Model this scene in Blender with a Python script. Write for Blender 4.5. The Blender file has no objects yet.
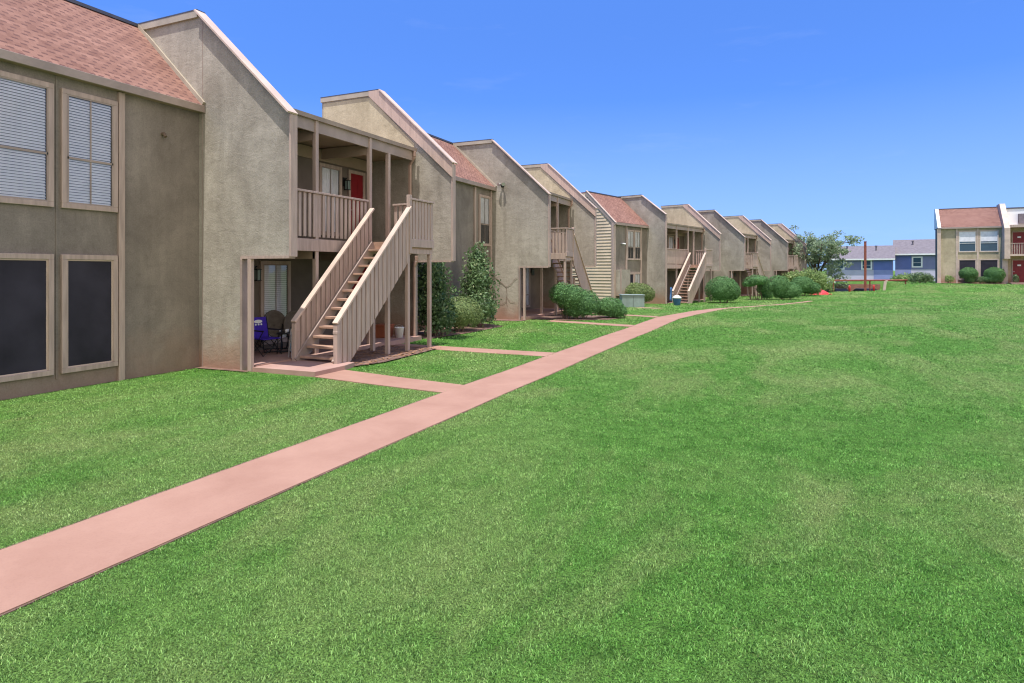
import bpy, math, random
import numpy as np
from mathutils import Vector, Matrix, noise
random.seed(7); RNG = np.random.default_rng(11)
PI = math.pi
scene = bpy.context.scene
COL = scene.collection
AL = math.radians(24.15)                        # camera yaw
RX, RY = math.cos(AL), math.sin(AL)             # survey axes: r to the right, f forward
FX, FY = -math.sin(AL), math.cos(AL)
def sv(r, f):                                   # survey (right, forward) -> world x, y
    return (r*RX + f*FX, r*RY + f*FY)
def inv(x, y):
    return (x*RX + y*RY, x*FX + y*FY)

# ------------------------------------------------------------------ materials
MATS = {}
def newmat(name):
    m = bpy.data.materials.new(name); m.use_nodes = True
    nt = m.node_tree; nt.nodes.clear()
    out = nt.nodes.new('ShaderNodeOutputMaterial')
    b = nt.nodes.new('ShaderNodeBsdfPrincipled')
    nt.links.new(b.outputs[0], out.inputs[0])
    return m, nt, b, out
def N(nt, t, **kw):
    n = nt.nodes.new(t)
    for k, v in kw.items():
        if k in n.inputs: n.inputs[k].default_value = v
        else: setattr(n, k, v)
    return n
def L(nt, a, b): nt.links.new(a, b)
def c4(c): return (c[0], c[1], c[2], 1)
def pos(nt, scale=(1, 1, 1), rot=(0, 0, 0), src='Position'):
    if src == 'Position':
        g = N(nt, 'ShaderNodeNewGeometry'); o = g.outputs['Position']
    else:
        g = N(nt, 'ShaderNodeTexCoord'); o = g.outputs[src]
    mp = N(nt, 'ShaderNodeMapping'); L(nt, o, mp.inputs[0])
    mp.inputs['Scale'].default_value = scale; mp.inputs['Rotation'].default_value = rot
    return mp.outputs[0]
def tex(nt, vec, scale, detail=4, rough=.55, dist=0):
    n = N(nt, 'ShaderNodeTexNoise'); n.inputs['Scale'].default_value = scale
    n.inputs['Detail'].default_value = detail; n.inputs['Roughness'].default_value = rough
    n.inputs['Distortion'].default_value = dist; L(nt, vec, n.inputs['Vector']); return n.outputs['Fac']
def ramp(nt, fac, a, b, ca=(0, 0, 0), cb=(1, 1, 1)):
    r = N(nt, 'ShaderNodeValToRGB'); r.color_ramp.elements[0].position = a; r.color_ramp.elements[1].position = b
    r.color_ramp.elements[0].color = c4(ca); r.color_ramp.elements[1].color = c4(cb)
    L(nt, fac, r.inputs[0]); return r.outputs[0]
def mix(nt, fac, a, b, mode='MIX'):
    m = N(nt, 'ShaderNodeMix', data_type='RGBA', blend_type=mode)
    if hasattr(fac, 'is_linked') or isinstance(fac, bpy.types.NodeSocket): L(nt, fac, m.inputs[0])
    else: m.inputs[0].default_value = fac
    for v, s in ((a, m.inputs[6]), (b, m.inputs[7])):
        if isinstance(v, bpy.types.NodeSocket): L(nt, v, s)
        else: s.default_value = c4(v)
    return m.outputs[2]
def bump(nt, b, h, strength, dist):
    n = N(nt, 'ShaderNodeBump'); n.inputs['Strength'].default_value = strength; n.inputs['Distance'].default_value = dist
    L(nt, h, n.inputs['Height']); L(nt, n.outputs[0], b.inputs['Normal']); return n
def mathn(nt, op, a, b=None):
    n = N(nt, 'ShaderNodeMath', operation=op)
    for i, v in enumerate((a, b)):
        if v is None: continue
        if isinstance(v, bpy.types.NodeSocket): L(nt, v, n.inputs[i])
        else: n.inputs[i].default_value = v
    return n.outputs[0]

def paint(name, col, rough=.6, var=.12, scale=3, grain=None, bumpk=.15, metal=0, spec=.4, streak=False):
    m, nt, b, o = newmat(name)
    sc = (6, 6, .6) if streak else (1, 1, 1)
    p = pos(nt, sc)
    n1 = tex(nt, p, scale, 5)
    dark = tuple(c*(1-var*1.6) for c in col); light = tuple(min(1, c*(1+var)) for c in col)
    c = ramp(nt, n1, .3, .7, dark, light)
    L(nt, c, b.inputs['Base Color'])
    b.inputs['Roughness'].default_value = rough; b.inputs['Metallic'].default_value = metal
    b.inputs['Specular IOR Level'].default_value = spec
    if bumpk:
        h = tex(nt, pos(nt, sc), scale*8, 3)
        bump(nt, b, h, bumpk, .01)
    MATS[name] = m; return m

def stucco(name, ca, cb, stain=(.30, .155, .105), zb=0.0, bstr=.5, stk=.75):
    m, nt, b, o = newmat(name)
    big = tex(nt, pos(nt, (1, 1, .6)), .9, 7, .65, .6)
    c = ramp(nt, big, .34, .66, tuple(v*.86 for v in ca), tuple(v*1.06 for v in cb))
    streak = tex(nt, pos(nt, (5, 5, .35)), 1.3, 5, .6)
    c = mix(nt, mathn(nt, 'MULTIPLY', ramp(nt, streak, .45, .78), .24), c, tuple(v*.55 for v in ca))
    blot = tex(nt, pos(nt, (1, 1, 1.5)), 3.4, 8, .75, 1.0)
    c = mix(nt, mathn(nt, 'MULTIPLY', ramp(nt, blot, .50, .66), .30), c, tuple(v*.62 for v in ca))
    pale = tex(nt, pos(nt, (1.5, 1.5, .9)), 1.7, 5, .65, .3)
    c = mix(nt, mathn(nt, 'MULTIPLY', ramp(nt, pale, .55, .75), .4), c, tuple(min(1, v*1.25) for v in cb))
    fine = tex(nt, pos(nt, (1, 1, 1)), 38, 5, .8)
    c = mix(nt, 1.0, c, ramp(nt, fine, .32, .68, (.82, .82, .81), (1.15, 1.15, 1.15)), 'MULTIPLY')
    hz = tex(nt, pos(nt, (.6, .6, 9)), 1.6, 5, .7)
    c = mix(nt, mathn(nt, 'MULTIPLY', ramp(nt, hz, .60, .74), .18), c, tuple(v*.6 for v in ca))
    # red soil splashed on the foot of the wall
    g = N(nt, 'ShaderNodeNewGeometry'); s = N(nt, 'ShaderNodeSeparateXYZ'); L(nt, g.outputs['Position'], s.inputs[0])
    nz = tex(nt, pos(nt, (1, 1, 1)), 1.6, 5, .7)
    zz = mathn(nt, 'ADD', mathn(nt, 'SUBTRACT', s.outputs[2], zb), mathn(nt, 'MULTIPLY', nz, -1.3))
    f = ramp(nt, zz, 0.0, .45, (1, 1, 1), (0, 0, 0))
    f2 = N(nt, 'ShaderNodeMapRange'); L(nt, zz, f2.inputs[0]); f2.inputs[1].default_value = -.55; f2.inputs[2].default_value = .25
    f2.inputs[3].default_value = stk; f2.inputs[4].default_value = 0
    c = mix(nt, f2.outputs[0], c, stain)
    L(nt, c, b.inputs['Base Color']); b.inputs['Roughness'].default_value = .92; b.inputs['Specular IOR Level'].default_value = .15
    h1 = tex(nt, pos(nt), 34, 5, .75); h2 = tex(nt, pos(nt, (1, 1, 1.6)), 3.5, 6, .6, .6)
    h = mathn(nt, 'ADD', mathn(nt, 'MULTIPLY', h1, .55), mathn(nt, 'MULTIPLY', h2, 1.1))
    bump(nt, b, h, bstr, .02)
    MATS[name] = m; return m

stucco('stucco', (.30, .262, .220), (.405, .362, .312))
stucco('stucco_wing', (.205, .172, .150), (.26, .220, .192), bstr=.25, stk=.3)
stucco('stucco_gold', (.44, .365, .245), (.53, .45, .315), bstr=.4)
stucco('stucco_far', (.42, .345, .23), (.50, .415, .29), zb=.7, bstr=.4)
paint('trim', (.42, .315, .272), .65, .14, 2.2, streak=True, bumpk=.3)
paint('trim_light', (.53, .405, .335), .6, .12, 2.2, bumpk=.2)
paint('fascia', (.33, .255, .222), .6, .12, 2, bumpk=.2)
paint('cream', (.50, .43, .32), .6, .1, 2, bumpk=.1)
paint('cap', (.40, .34, .27), .6, .12, 2, bumpk=.1)
paint('trim_warm', (.50, .36, .295), .6, .1, 2.2, streak=True, bumpk=.2)
paint('metal_edge', (.10, .10, .12), .4, .1, 4, bumpk=0, metal=.3)
paint('soffit', (.34, .25, .19), .8, .1, 2)
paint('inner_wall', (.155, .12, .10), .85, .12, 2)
paint('roof_flat', (.25, .24, .23), .9, .15, 2)
paint('door_red', (.22, .008, .014), .45, .1, 3, bumpk=.05)
paint('white', (.75, .75, .74), .5, .05, 2, bumpk=.05)
paint('white_wall', (.80, .80, .80), .7, .05, 1, bumpk=.05)
paint('black', (.018, .018, .02), .45, .1, 8, bumpk=0)
paint('dark_fabric', (.16, .135, .115), .9, .15, 14, bumpk=.3)
paint('purple', (.055, .02, .42), .75, .15, 10, bumpk=.3)
paint('screen', (.034, .030, .042), .7, .25, 1.3, bumpk=.05, spec=.2)
paint('gutter', (.40, .27, .22), .45, .08, 3, bumpk=0)
paint('orange', (.30, .09, .045), .6, .1, 5)
paint('bag', (.30, .48, .68), .35, .3, 9, bumpk=.5)
paint('blue_plastic', (.06, .16, .38), .5, .2, 4)
paint('transformer', (.22, .28, .27), .5, .12, 3)
paint('aluminium', (.62, .62, .62), .35, .06, 5, metal=.6)
paint('rust', (.24, .07, .045), .75, .2, 4)
paint('red_paint', (.55, .035, .04), .5, .12, 4)
paint('bark', (.13, .09, .065), .9, .25, 6, bumpk=.6)
paint('twig', (.20, .13, .10), .9, .25, 6)
paint('house_light', (.50, .47, .60), .8, .06, 1)
paint('house_blue', (.12, .16, .42), .8, .06, 1)
paint('house_mid', (.24, .27, .52), .8, .06, 1)
paint('house_mauve', (.20, .21, .36), .8, .06, 1)
paint('house_roof', (.17, .15, .165), .9, .12, 3)
paint('glass_far', (.04, .08, .12), .25, .1, 1, bumpk=0, spec=.4)
paint('car_glass', (.01, .01, .012), .3, .1, 1, bumpk=0, spec=.2)
paint('wood_tread', (.38, .24, .175), .75, .22, 3, bumpk=.4)
paint('car_paint', (.012, .012, .015), .2, .05, 2, bumpk=0, spec=.6)
paint('tyre', (.02, .02, .02), .8, .1, 6)
paint('siding', (.56, .44, .31), .7, .08, 2, bumpk=.1)
paint('dry_leaf', (.32, .17, .09), .8, .3, 8)
paint('sign_white', (.85, .85, .85), .5, .03, 2, bumpk=0)

def concrete(name, a, b2, bs=.25):
    m, nt, b, o = newmat(name)
    n = tex(nt, pos(nt), 1.3, 7, .65, .3)
    c = ramp(nt, n, .3, .7, a, b2)
    sp = tex(nt, pos(nt), 60, 3, .6)
    c = mix(nt, mathn(nt, 'MULTIPLY', ramp(nt, sp, .5, .8), .22), c, tuple(v*.6 for v in a))
    st = tex(nt, pos(nt), 3.2, 6, .75, 1.2)
    c = mix(nt, mathn(nt, 'MULTIPLY', ramp(nt, st, .58, .72), .22), c, (.40, .24, .18))
    L(nt, c, b.inputs['Base Color']); b.inputs['Roughness'].default_value = .9; b.inputs['Specular IOR Level'].default_value = .2
    bump(nt, b, tex(nt, pos(nt), 90, 4, .7), bs, .004)
    MATS[name] = m
concrete('concrete_pink', (.305, .168, .122), (.375, .220, .163))
concrete('concrete_slab', (.33, .20, .165), (.42, .27, .225))

def soil():
    m, nt, b, o = newmat('soil')
    n = tex(nt, pos(nt), 4, 8, .75, .8)
    c = ramp(nt, n, .3, .7, (.09, .05, .038), (.27, .165, .125))
    L(nt, c, b.inputs['Base Color']); b.inputs['Roughness'].default_value = .95
    bump(nt, b, tex(nt, pos(nt), 26, 5, .75), 1, .03)
    MATS['soil'] = m
soil()

def brick(name, c1, c2, mort):
    m, nt, b, o = newmat(name)
    t = N(nt, 'ShaderNodeTexCoord'); br = N(nt, 'ShaderNodeTexBrick')
    L(nt, t.outputs['UV'], br.inputs['Vector'])
    br.inputs['Color1'].default_value = c4(c1); br.inputs['Color2'].default_value = c4(c2); br.inputs['Mortar'].default_value = c4(mort)
    br.inputs['Scale'].default_value = 1; br.inputs['Brick Width'].default_value = .3; br.inputs['Row Height'].default_value = .1
    br.inputs['Mortar Size'].default_value = .012
    L(nt, br.outputs[0], b.inputs['Base Color']); b.inputs['Roughness'].default_value = .9
    MATS[name] = m
brick('brick', (.22, .08, .05), (.30, .12, .08), (.3, .22, .18))

def shingles():
    m, nt, b, o = newmat('shingles')
    t = N(nt, 'ShaderNodeTexCoord')
    br = N(nt, 'ShaderNodeTexBrick'); L(nt, t.outputs['UV'], br.inputs['Vector'])
    br.inputs['Color1'].default_value = (0, 0, 0, 1); br.inputs['Color2'].default_value = (1, 1, 1, 1); br.inputs['Mortar'].default_value = (.5, .5, .5, 1)
    br.inputs['Scale'].default_value = 1; br.inputs['Brick Width'].default_value = .23; br.inputs['Row Height'].default_value = .118
    br.inputs['Mortar Size'].default_value = .0; br.offset = .37
    # ragged laminated tabs: a second, offset layer
    mp = N(nt, 'ShaderNodeMapping'); L(nt, t.outputs['UV'], mp.inputs[0]); mp.inputs['Location'].default_value = (.07, 0, 0); mp.inputs['Scale'].default_value = (1.37, 1, 1)
    br2 = N(nt, 'ShaderNodeTexBrick'); L(nt, mp.outputs[0], br2.inputs['Vector'])
    br2.inputs['Color1'].default_value = (0, 0, 0, 1); br2.inputs['Color2'].default_value = (1, 1, 1, 1); br2.inputs['Scale'].default_value = 1
    br2.inputs['Brick Width'].default_value = .23; br2.inputs['Row Height'].default_value = .118; br2.inputs['Mortar Size'].default_value = 0; br2.offset = .61
    f = mix(nt, .5, br.outputs[0], br2.outputs[0])
    c = ramp(nt, f, .1, .9, (.17, .085, .068), (.295, .162, .126))
    # the lower edge of each raised tab reads as a dark slot
    s = N(nt, 'ShaderNodeSeparateXYZ'); L(nt, t.outputs['UV'], s.inputs[0])
    fr = mathn(nt, 'FRACT', mathn(nt, 'DIVIDE', s.outputs[1], .118))
    lo = mathn(nt, 'LESS_THAN', fr, .40)
    row = mathn(nt, 'FLOOR', mathn(nt, 'DIVIDE', s.outputs[1], .118))
    wob = mathn(nt, 'MULTIPLY', f_to_val(nt, br.outputs[0]), .35)
    xx = mathn(nt, 'ADD', mathn(nt, 'ADD', mathn(nt, 'DIVIDE', s.outputs[0], .21), mathn(nt, 'MULTIPLY', row, .437)), wob)
    tab = mathn(nt, 'LESS_THAN', mathn(nt, 'FRACT', xx), .46)
    slot = mathn(nt, 'MULTIPLY', lo, tab)
    c = mix(nt, mathn(nt, 'MULTIPLY', slot, .88), c, (.085, .042, .042))
    n = tex(nt, pos(nt), 60, 3, .7)
    c = mix(nt, .22, c, ramp(nt, n, .3, .7, (.10, .05, .045), (.38, .22, .175)))
    n2 = tex(nt, pos(nt), .7, 4, .6)
    c = mix(nt, mathn(nt, 'MULTIPLY', ramp(nt, n2, .4, .7), .12), c, (.42, .26, .225))
    L(nt, c, b.inputs['Base Color']); b.inputs['Roughness'].default_value = .95; b.inputs['Specular IOR Level'].default_value = .1
    h = mathn(nt, 'ADD', mathn(nt, 'MULTIPLY', fr, -.6), mathn(nt, 'MULTIPLY', n, .3))
    bump(nt, b, h, .6, .012)
    MATS['shingles'] = m
def f_to_val(nt, sock):
    r = N(nt, 'ShaderNodeRGBToBW'); L(nt, sock, r.inputs[0]); return r.outputs[0]
shingles()

def glass():
    m, nt, b, o = newmat('glass')
    nt.nodes.remove(b)
    t = N(nt, 'ShaderNodeBsdfTransparent'); t.inputs[0].default_value = (.97, .98, .99, 1)
    g = N(nt, 'ShaderNodeBsdfGlossy'); g.inputs['Roughness'].default_value = .02
    n = tex(nt, pos(nt), 1.2, 2); bp = N(nt, 'ShaderNodeBump'); bp.inputs['Strength'].default_value = .06; bp.inputs['Distance'].default_value = .05
    L(nt, n, bp.inputs['Height']); L(nt, bp.outputs[0], g.inputs['Normal'])
    f = N(nt, 'ShaderNodeFresnel'); f.inputs[0].default_value = 1.42
    k = mathn(nt, 'ADD', mathn(nt, 'MULTIPLY', f.outputs[0], 1.0), .06)
    mx = N(nt, 'ShaderNodeMixShader'); L(nt, k, mx.inputs[0]); L(nt, t.outputs[0], mx.inputs[1]); L(nt, g.outputs[0], mx.inputs[2])
    L(nt, mx.outputs[0], o.inputs[0]); MATS['glass'] = m
glass()
paint('blind', (.88, .86, .92), .5, .04, 4, bumpk=0)
paint('curtain', (.72, .70, .74), .8, .1, 3, bumpk=.2)
paint('room', (.03, .03, .035), .8, .1, 3, bumpk=0)

def leafmat(name, dark, light, yellow=None, trans=.25, rough=.5, big=.8):
    m, nt, b, o = newmat(name)
    g = N(nt, 'ShaderNodeNewGeometry')
    c = ramp(nt, g.outputs['Random Per Island'], .05, .95, dark, light)
    n = tex(nt, pos(nt), big, 5, .6)
    c = mix(nt, mathn(nt, 'MULTIPLY', ramp(nt, n, .35, .7), .5), c, light)
    if yellow:
        y = mathn(nt, 'GREATER_THAN', g.outputs['Random Per Island'], .93)
        c = mix(nt, mathn(nt, 'MULTIPLY', y, .7), c, yellow)
    L(nt, c, b.inputs['Base Color']); b.inputs['Roughness'].default_value = rough
    b.inputs['Specular IOR Level'].default_value = .35
    tr = N(nt, 'ShaderNodeBsdfTranslucent'); L(nt, mix(nt, .5, c, tuple(v*1.4 for v in light)), tr.inputs[0])
    mx = N(nt, 'ShaderNodeMixShader'); mx.inputs[0].default_value = trans
    L(nt, b.outputs[0], mx.inputs[1]); L(nt, tr.outputs[0], mx.inputs[2]); L(nt, mx.outputs[0], o.inputs[0])
    MATS[name] = m
leafmat('leaf_holly', (.03, .07, .028), (.17, .26, .11), (.34, .36, .2), rough=.45)
leafmat('leaf_juniper', (.03, .09, .03), (.125, .26, .08), None, .15, .7)
leafmat('leaf_boxwood', (.06, .11, .035), (.20, .26, .09), (.22, .22, .09), .15, .7)
leafmat('leaf_tree', (.10, .16, .08), (.32, .40, .24), (.28, .3, .2), .3, .55)
leafmat('leaf_shrub', (.10, .18, .05), (.30, .40, .14), (.36, .38, .18), .3, .6)

def lawncolor(nt):
    """broad tone of the lawn: deep green with worn, yellowish drifts"""
    n1 = tex(nt, pos(nt, (1, 1, 1), (0, 0, .5)), .22, 5, .6, .6)
    n2 = tex(nt, pos(nt, (1, .45, 1), (0, 0, -.9)), .5, 6, .65, .5)
    n3 = tex(nt, pos(nt), 2.6, 6, .7)
    c = mix(nt, ramp(nt, n3, .35, .65), (.105, .275, .048), (.175, .385, .082))
    c = mix(nt, mathn(nt, 'MULTIPLY', ramp(nt, n2, .47, .62), .58), c, (.34, .41, .17))
    c = mix(nt, mathn(nt, 'MULTIPLY', ramp(nt, n1, .46, .66), .45), c, (.30, .43, .15))
    return c
def lawnmats():
    m, nt, b, o = newmat('lawn')
    c = lawncolor(nt)
    # fine blade-scale mottling, everywhere
    f1 = tex(nt, pos(nt), 75, 4, .8); f2 = tex(nt, pos(nt), 9, 5, .75)
    c = mix(nt, 1.0, c, (.66, .66, .60), 'MULTIPLY')
    c = mix(nt, 1.0, c, ramp(nt, f1, .38, .62, (.18, .18, .17), (1.55, 1.5, 1.4)), 'MULTIPLY')
    c = mix(nt, 1.0, c, ramp(nt, f2, .3, .7, (.68, .68, .68), (1.18, 1.18, 1.16)), 'MULTIPLY')
    s = tex(nt, pos(nt), 15, 5, .8)
    c = mix(nt, mathn(nt, 'MULTIPLY', ramp(nt, s, .60, .75), .5), c, (.20, .17, .09))
    L(nt, c, b.inputs['Base Color']); b.inputs['Roughness'].default_value = .95; b.inputs['Specular IOR Level'].default_value = .1
    h = mathn(nt, 'ADD', tex(nt, pos(nt), 55, 4, .8), mathn(nt, 'MULTIPLY', tex(nt, pos(nt), 7, 4, .7), 1.5))
    bump(nt, b, h, .8, .04)
    MATS['lawn'] = m
    m, nt, b, o = newmat('blade')
    c = lawncolor(nt)
    g = N(nt, 'ShaderNodeNewGeometry')
    c = mix(nt, 1.0, c, ramp(nt, g.outputs['Random Per Island'], 0, 1, (.30, .35, .30), (1.85, 1.7, 1.8)), 'MULTIPLY')
    dry = mathn(nt, 'GREATER_THAN', g.outputs['Random Per Island'], .975)
    c = mix(nt, mathn(nt, 'MULTIPLY', dry, .5), c, (.42, .38, .20))
    L(nt, c, b.inputs['Base Color']); b.inputs['Roughness'].default_value = .55; b.inputs['Specular IOR Level'].default_value = .3
    tr = N(nt, 'ShaderNodeBsdfTranslucent'); L(nt, c, tr.inputs[0])
    mx = N(nt, 'ShaderNodeMixShader'); mx.inputs[0].default_value = .3
    L(nt, b.outputs[0], mx.inputs[1]); L(nt, tr.outputs[0], mx.inputs[2]); L(nt, mx.outputs[0], o.inputs[0])
    MATS['blade'] = m
lawnmats()

# ------------------------------------------------------------------ mesh helpers
class MB:
    def __init__(s): s.v = []; s.f = []; s.uv = []
    def add(s, vs, fs, uvs=None):
        o = len(s.v); s.v += [tuple(v) for v in vs]
        for i, f in enumerate(fs):
            s.f.append([o+k for k in f]); s.uv.append(uvs[i] if uvs else None)
        return s
    def box(s, x0, x1, y0, y1, z0, z1):
        x0, x1 = min(x0, x1), max(x0, x1); y0, y1 = min(y0, y1), max(y0, y1); z0, z1 = min(z0, z1), max(z0, z1)
        return s.add([(x0, y0, z0), (x1, y0, z0), (x1, y1, z0), (x0, y1, z0), (x0, y0, z1), (x1, y0, z1), (x1, y1, z1), (x0, y1, z1)],
                     [(0, 3, 2, 1), (4, 5, 6, 7), (0, 1, 5, 4), (1, 2, 6, 5), (2, 3, 7, 6), (3, 0, 4, 7)])
    def beam(s, p, q, w, h, up=(0, 0, 1)):      # w sideways, h along up-ish
        p, q, up = Vector(p), Vector(q), Vector(up); d = (q-p).normalized(); sd = d.cross(up).normalized(); u = sd.cross(d).normalized()
        vs = []
        for c in (p, q):
            for a, b in ((-1, -1), (1, -1), (1, 1), (-1, 1)): vs.append(c+sd*(a*w/2)+u*(b*h/2))
        return s.add(vs, [(0, 1, 2, 3), (7, 6, 5, 4), (0, 4, 5, 1), (1, 5, 6, 2), (2, 6, 7, 3), (3, 7, 4, 0)])
    def prism(s, pts, y0, y1):                  # polygon in x,z swept along y (pts counter-clockwise seen from -y)
        n = len(pts); vs = [(a, y0, b) for a, b in pts]+[(a, y1, b) for a, b in pts]
        fs = [tuple(range(n)), tuple(range(2*n-1, n-1, -1))]
        for i in range(n): j = (i+1) % n; fs.append((i, n+i, n+j, j))
        return s.add(vs, fs)
    def vprism(s, pts, z0, z1):                 # polygon in x,y swept up
        n = len(pts); vs = [(a, b, z0) for a, b in pts]+[(a, b, z1) for a, b in pts]
        fs = [tuple(range(n-1, -1, -1)), tuple(range(n, 2*n))]
        for i in range(n): j = (i+1) % n; fs.append((i, j, n+j, n+i))
        return s.add(vs, fs)
    def tube(s, pts, r, seg=8, r2=None):
        pts = [Vector(p) for p in pts]; n = len(pts); vs = []; fs = []
        for i, p in enumerate(pts):
            d = (pts[min(i+1, n-1)]-pts[max(i-1, 0)]).normalized()
            a = d.cross(Vector((0, 0, 1)) if abs(d.z) < .9 else Vector((1, 0, 0))).normalized(); b = d.cross(a)
            rr = r if r2 is None else r+(r2-r)*i/(n-1)
            for k in range(seg): t = 2*PI*k/seg; vs.append(p+a*(rr*math.cos(t))+b*(rr*math.sin(t)))
        for i in range(n-1):
            for k in range(seg): k2 = (k+1) % seg; fs.append((i*seg+k, (i+1)*seg+k, (i+1)*seg+k2, i*seg+k2))
        fs.append(tuple(range(seg))); fs.append(tuple(range(n*seg-1, (n-1)*seg-1, -1)))
        return s.add(vs, fs)
    def lathe(s, cx, cy, prof, seg=16):
        vs = []; fs = []; n = len(prof)
        for r, z in prof:
            for k in range(seg): t = 2*PI*k/seg; vs.append((cx+r*math.cos(t), cy+r*math.sin(t), z))
        for i in range(n-1):
            for k in range(seg): k2 = (k+1) % seg; fs.append((i*seg+k, i*seg+k2, (i+1)*seg+k2, (i+1)*seg+k))
        fs.append(tuple(range(seg-1, -1, -1))); fs.append(tuple(range((n-1)*seg, n*seg)))
        return s.add(vs, fs)
    def build(s, name, mat, parent=None, smooth=False, bevel=0):
        me = bpy.data.meshes.new(name); me.from_pydata(s.v, [], s.f); me.materials.append(MATS[mat])
        if any(u for u in s.uv):
            l = me.uv_layers.new(name='UVMap'); i = 0
            for f, u in zip(s.f, s.uv):
                for k in range(len(f)):
                    l.data[i].uv = u[k] if u else (0, 0); i += 1
        if smooth: me.polygons.foreach_set('use_smooth', [True]*len(me.polygons))
        me.update()
        o = bpy.data.objects.new(name, me); COL.objects.link(o)
        if parent: o.parent = parent
        if bevel:
            b = o.modifiers.new('bevel', 'BEVEL'); b.width = bevel; b.segments = 1; b.limit_method = 'ANGLE'
        return o
def tag(o, label=None, cat=None, group=None, kind=None):
    if label: o['label'] = label
    if cat: o['category'] = cat
    if group: o['group'] = group
    if kind: o['kind'] = kind
    return o
def thing(name, label, cat, loc=(0, 0, 0), rz=0, group=None):
    o = bpy.data.objects.new(name, None); COL.objects.link(o); o.location = loc; o.rotation_euler = (0, 0, rz)
    o.empty_display_size = .2
    return tag(o, label, cat, group)
def sub(name, parent): # not used for parts: parts are meshes
    return parent

# ------------------------------------------------------------------ terrain
def sstep(a, b, v):
    t = max(0, min(1, (v-a)/(b-a))); return t*t*(3-2*t)
def ground(x, y):
    r, f = inv(x, y)
    z = -.22*sstep(30, 42, f)*(1-sstep(24, 36, r))
    z += .70*sstep(34, 60, f)*sstep(34.2, 38.5, r)
    # the parking court behind the lawn lies lower
    z -= 1.6*sstep(59.4, 60.8, f)*(1-sstep(38.0, 39.5, r))*sstep(23, 29.5, r)
    z -= 1.0*sstep(72, 84, f)
    # tiny unevenness
    z += .018*noise.noise(Vector((x*.35, y*.35, 0)))*(1 if f < 40 else .5)
    return z
def build_lawn():
    fs = sorted(set([round(v, 3) for v in list(np.linspace(-12, 30, 57))+list(np.linspace(30, 90, 101))+[100, 130, 200, 400, 900, 2500]]))
    rs = sorted(set([round(v, 3) for v in list(np.linspace(-60, -20, 9))+list(np.linspace(-20, 60, 121))+[70, 90, 140, 250, 600, 2500, -120, -300, -900, -2500]]))
    vs = []; n = len(rs)
    for f in fs:
        for r in rs:
            x, y = sv(r, f); vs.append((x, y, ground(x, y)))
    fc = [(j*n+i, j*n+i+1, (j+1)*n+i+1, (j+1)*n+i) for j in range(len(fs)-1) for i in range(n-1)]
    m = MB(); m.add(vs, fc); return tag(m.build('lawn', 'lawn', smooth=True), kind='structure')
build_lawn()

SOILS = []
PATHS = []      # polygons kept free of blades
def strip(name, pts, mat, dz=.03, label_kind='structure', thick=.10, res=1.0):
    """flat slab following the ground, polygon given as two matching edge lines"""
    (a, b) = pts; vs = []; fs = []
    A, B = [], []
    for i in range(len(a)-1):
        n = max(1, int(math.dist(a[i], a[i+1])/res))
        for k in range(n):
            t = k/n
            A.append((a[i][0]+(a[i+1][0]-a[i][0])*t, a[i][1]+(a[i+1][1]-a[i][1])*t)); B.append((b[i][0]+(b[i+1][0]-b[i][0])*t, b[i][1]+(b[i+1][1]-b[i][1])*t))
    A.append(a[-1]); B.append(b[-1])
    for p, q in zip(A, B):
        z = max(ground(*p), ground(*q))+dz
        vs += [(p[0], p[1], z), (q[0], q[1], z), (p[0], p[1], z-thick), (q[0], q[1], z-thick)]
        
    for i in range(len(A)-1):
        o = 4*i
        fs += [(o, o+1, o+5, o+4), (o+2, o, o+4, o+6), (o+1, o+3, o+7, o+5)]
    fs += [(0, 2, 3, 1), (4*len(A)-4, 4*len(A)-3, 4*len(A)-1, 4*len(A)-2)]
    m = MB(); m.add(vs, fs)
    PATHS.append(A+B[::-1])
    return tag(m.build(name, mat), kind='structure')
# main footpath: straight along building one, then bending with building two
PL = [(-5.12, -6), (-5.12, 14), (-5.10, 26.5), (-4.35, 31.0), (-3.35, 34.2), (1.1, 48.8), (1.3, 49.4)]
PR = [(-4.17, -6), (-4.17, 14), (-4.13, 26.0), (-3.66, 29.75), (-2.97, 33.9), (1.42, 48.5), (1.6, 49.1)]
tag(strip('footpath', (PL, PR), 'concrete_pink', .012), kind='structure')
tag(strip('path_edge_soil', ([(a-.04, b) for a, b in PL], [(a+.015, b) for a, b in PR]), 'soil', .004), kind='structure'); PATHS.pop()
strip('entrance_path', ([(-8.1, 9.05), (-5.13, 8.70)], [(-8.1, 9.92), (-5.13, 9.42)]), 'concrete_pink', .012)
strip('entrance_path', ([(-9.6, 13.42), (-5.13, 13.30)], [(-9.6, 14.05), (-5.13, 14.0)]), 'concrete_pink', .012)
strip('entrance_path', ([(-8.6, 22.45), (-5.13, 21.6)], [(-8.6, 23.1), (-5.13, 22.3)]), 'concrete_pink', .012)
strip('entrance_path', ([(-9.0, 27.5), (-5.13, 26.2)], [(-9.0, 28.1), (-5.13, 26.8)]), 'concrete_pink', .012)
strip('utility_pad', ([(-7.6, 32.9), (-6.3, 32.4)], [(-7.4, 33.5), (-6.1, 33.1)]), 'concrete_pink', .012)

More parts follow.
